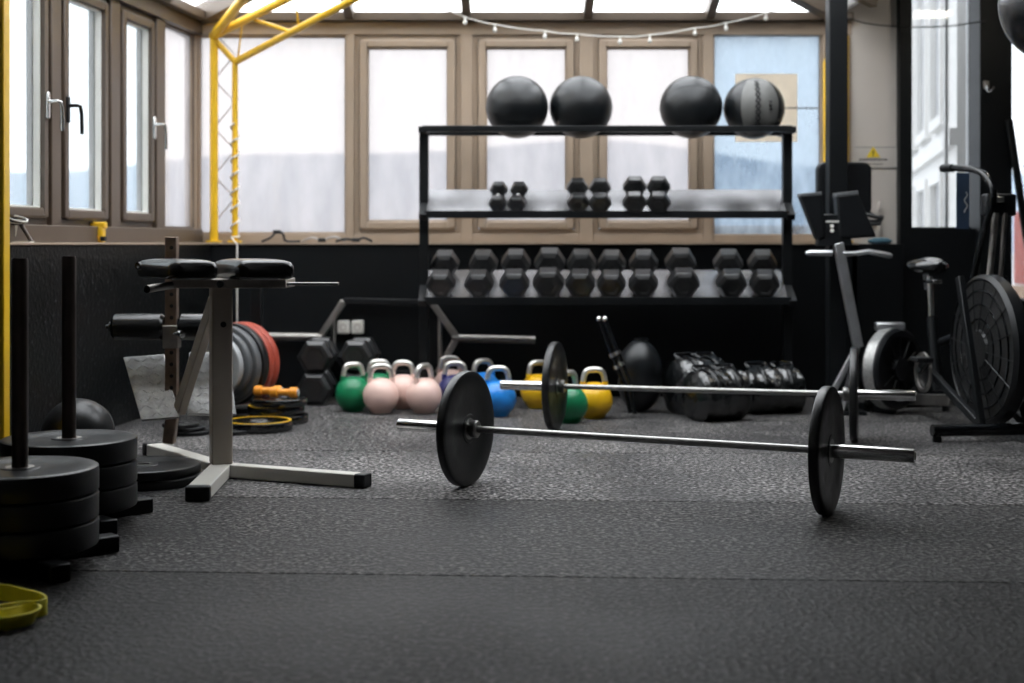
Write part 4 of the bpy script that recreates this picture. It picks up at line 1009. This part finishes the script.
# ------------------------------------------------------------------ small items on sills and panel
o = thing('warning_sign', at(878, 168, 8.955), 'warning sign with yellow triangle on the off-white panel', 'sign')
Y = 8.955
MB().box((gx(855, Y), Y-.004, gz(168, Y)), (gx(898, Y), Y, gz(147, Y))).build('board', 'sign_white', o)
MB().box((gx(855, Y), Y-.005, gz(168, Y)), (gx(898, Y), Y-.004, gz(167.4, Y))).box((gx(855, Y), Y-.005, gz(147.6, Y)), (gx(898, Y), Y-.004, gz(147, Y))).box((gx(897.4, Y), Y-.005, gz(168, Y)), (gx(898, Y), Y-.004, gz(147, Y))).build('border', 'plate_grey', o)
tri = MB().prism([V((gx(866, Y), Y-.0045, gz(157.5, Y))), V((gx(880, Y), Y-.0045, gz(157.5, Y))), V((gx(873, Y), Y-.0045, gz(146.5, Y)))], (0, -.002, 0)).build('triangle', 'sign_yellow', o)
MB().cbox((gx(873, Y), Y-.0075, gz(152.5, Y)), (.008, .002, .028)).cbox((gx(873, Y), Y-.0075, gz(156, Y)), (.008, .002, .008)).build('exclamation_mark', 'ink', tri)
m = MB()
xx = 859
while xx < 887:
    wl_ = random.uniform(2, 5); m.box((gx(xx, Y), Y-.0055, gz(160.4, Y)), (gx(xx+wl_, Y), Y-.0045, gz(158.9, Y))); xx += wl_+.6
xx = 864
while xx < 882:
    wl_ = random.uniform(2, 4); m.box((gx(xx, Y), Y-.0055, gz(164.6, Y)), (gx(xx+wl_, Y), Y-.0045, gz(163.8, Y))); xx += wl_+.6
m.build('print_lines', 'ink', o)
o = thing('wall_bracket', at(879, 236, 8.94), 'small wall bracket with two pale knobs beside the padded machine', 'bracket')
for py0, py1 in ((201, 213), (221, 233)): c = at(879.5, (py0+py1)/2, 8.92); MB().ell(c, (.010, .012, .036), 14, 10).build('knob', 'panel_white', o)
MB().tube(smooth([at(868, 212, 8.93), at(876, 217, 8.90), at(882, 217, 8.90), at(878, 221, 8.92), at(869, 221, 8.93)]), .012, 8).build('clip', 'cable_black', o)
m = MB(); m.ell(at(880, 240.5, 8.86)+V((0, 0, -.004)), (.075, .045, .022), 24, 12, None, wrinkle(4, .07)); o = m.build('folded_cloth', 'cloth_blue'); tag(o, 'dark teal cloth lying on the ledge below the sign', 'cloth')
# yellow-black clamp tool on the left sill
y = 7.42; x = gx(99, y); z = SILL+.012
o = thing('yellow_tool', (x, y, z), 'yellow and black tool standing on the left window sill', 'tool')
MB().box((x-.030, y-.03, z), (x+.028, y+.03, z+.085)).build('body', 'yellow_paint', o, bevel=.008)
MB().box((x-.040, y-.028, z+.072), (x+.038, y+.028, z+.108)).build('head', 'yellow_paint', o, bevel=.008)
MB().box((x-.042, y-.034, z+.066), (x+.004, y-.026, z+.086)).build('grip_band', 'black_plastic', o, bevel=.003); MB().cyl((x+.02, y-.03, z+.02), (x+.045, y-.035, z+.02), .013, 12).build('nozzle', 'black_plastic', o)
MB().cyl((x-.005, y-.031, z+.03), (x-.005, y-.036, z+.03), .010, 12).build('knob', 'orange', o)
y = 6.5; x = gx(20, y)
o = thing('cable_tidy', (x, y, z), 'coiled white and black cable on a small stand on the left sill', 'cable')
for k in range(4): MB().lathe([(.028+.004*k, 0), (.034+.004*k, 0), (.034+.004*k, .006), (.028+.004*k, .006)], (x-.01, y, z+.085+.007*k), (.1*k, -.2, 1), 24, closed=True).build('coil', 'cable_white' if k % 2 else 'cable_black', o)
MB().tube([(x-.03, y, z+.006), (x-.015, y, z+.09)], .007, 8).build('stand_leg', 'cable_white', o); MB().tube([(x+.055, y-.01, z+.006), (x+.0, y, z+.09)], .010, 8).build('stand_leg', 'post_bronze', o)
MB().cbox((x, y, z+.003), (.11, .06, .006)).build('stand_base', 'cable_white', o)
for j, (pts, mm, lab) in enumerate((([(262, 242), (270, 238), (277, 232), (283, 234), (286, 241), (300, 242)], 'cable_black', 'black cable with plug lying on the back sill by the yellow truss'), ([(302, 242), (312, 238), (322, 240), (334, 237), (345, 242)], 'dull_steel', 'grey cable lying on the middle of the back sill'), ([(336, 242), (345, 239), (356, 240), (364, 238), (372, 242)], 'cable_black', 'black cable bundle on the back sill left of the rack'))):
    o = thing('loose_cable', at(pts[0][0], 243, 8.86), lab, 'cable')
    q = [at(a_, b_, 8.88-.02*(k % 2)) for k, (a_, b_) in enumerate(pts)]
    for p in q: p.z = max(p.z, SILL+.020)
    MB().tube(smooth(q), .008, 8).build('cord', mm, o); MB().cbox(q[2], (.05, .03, .025)).build('plug', 'cable_black', o, bevel=.005)
# thin dark cable across the right panel and window
q = [at(845, 17, 8.78), at(870, 24, 8.78), at(912, 27, 8.78), at(950, 26, 8.78), at(985, 21, 8.78)]
o = MB().tube(smooth(q), .004, 6).build('wall_cable', 'cable_black'); tag(o, 'thin dark cable strung across the panel and tall window at top right', 'cable')
# hook on the black pier
o = thing('wall_hook', at(988, 90, 8.79), 'small metal hook on the black pier', 'hook')
MB().cbox(at(986, 85, 8.79), (.035, .02, .05)).build('hook_plate', 'dull_steel', o, bevel=.004); MB().tube(smooth([at(987, 86, 8.77), at(988, 91, 8.74), at(991, 91, 8.72), at(994, 87, 8.72)]), .006, 8).build('hook_arm', 'chrome', o)
# ceiling lamps
def lamp(x, y, lab, z=2.62):
    o = thing('ceiling_lamp', (x, y, z), lab, 'lamp', 'ceiling lamps')
    MB().box((x-.15, y-.10, z), (x+.15, y+.10, z+.06)).build('housing', 'bead_white', o, bevel=.01)
    for dy in (-.04, .04): MB().cyl((x-.12, y+dy, z-.02), (x+.12, y+dy, z-.02), .016, 12).build('tube', 'lamp_glow', o)
    for dx in (-.1, .1): MB().cyl((x+dx, y, z+.06), (x+dx, y, 2.99), .006, 8).build('hanger', 'dull_steel', o)
lamp(3.04, 7.7, 'fluorescent ceiling lamp mirrored in the tall right window')
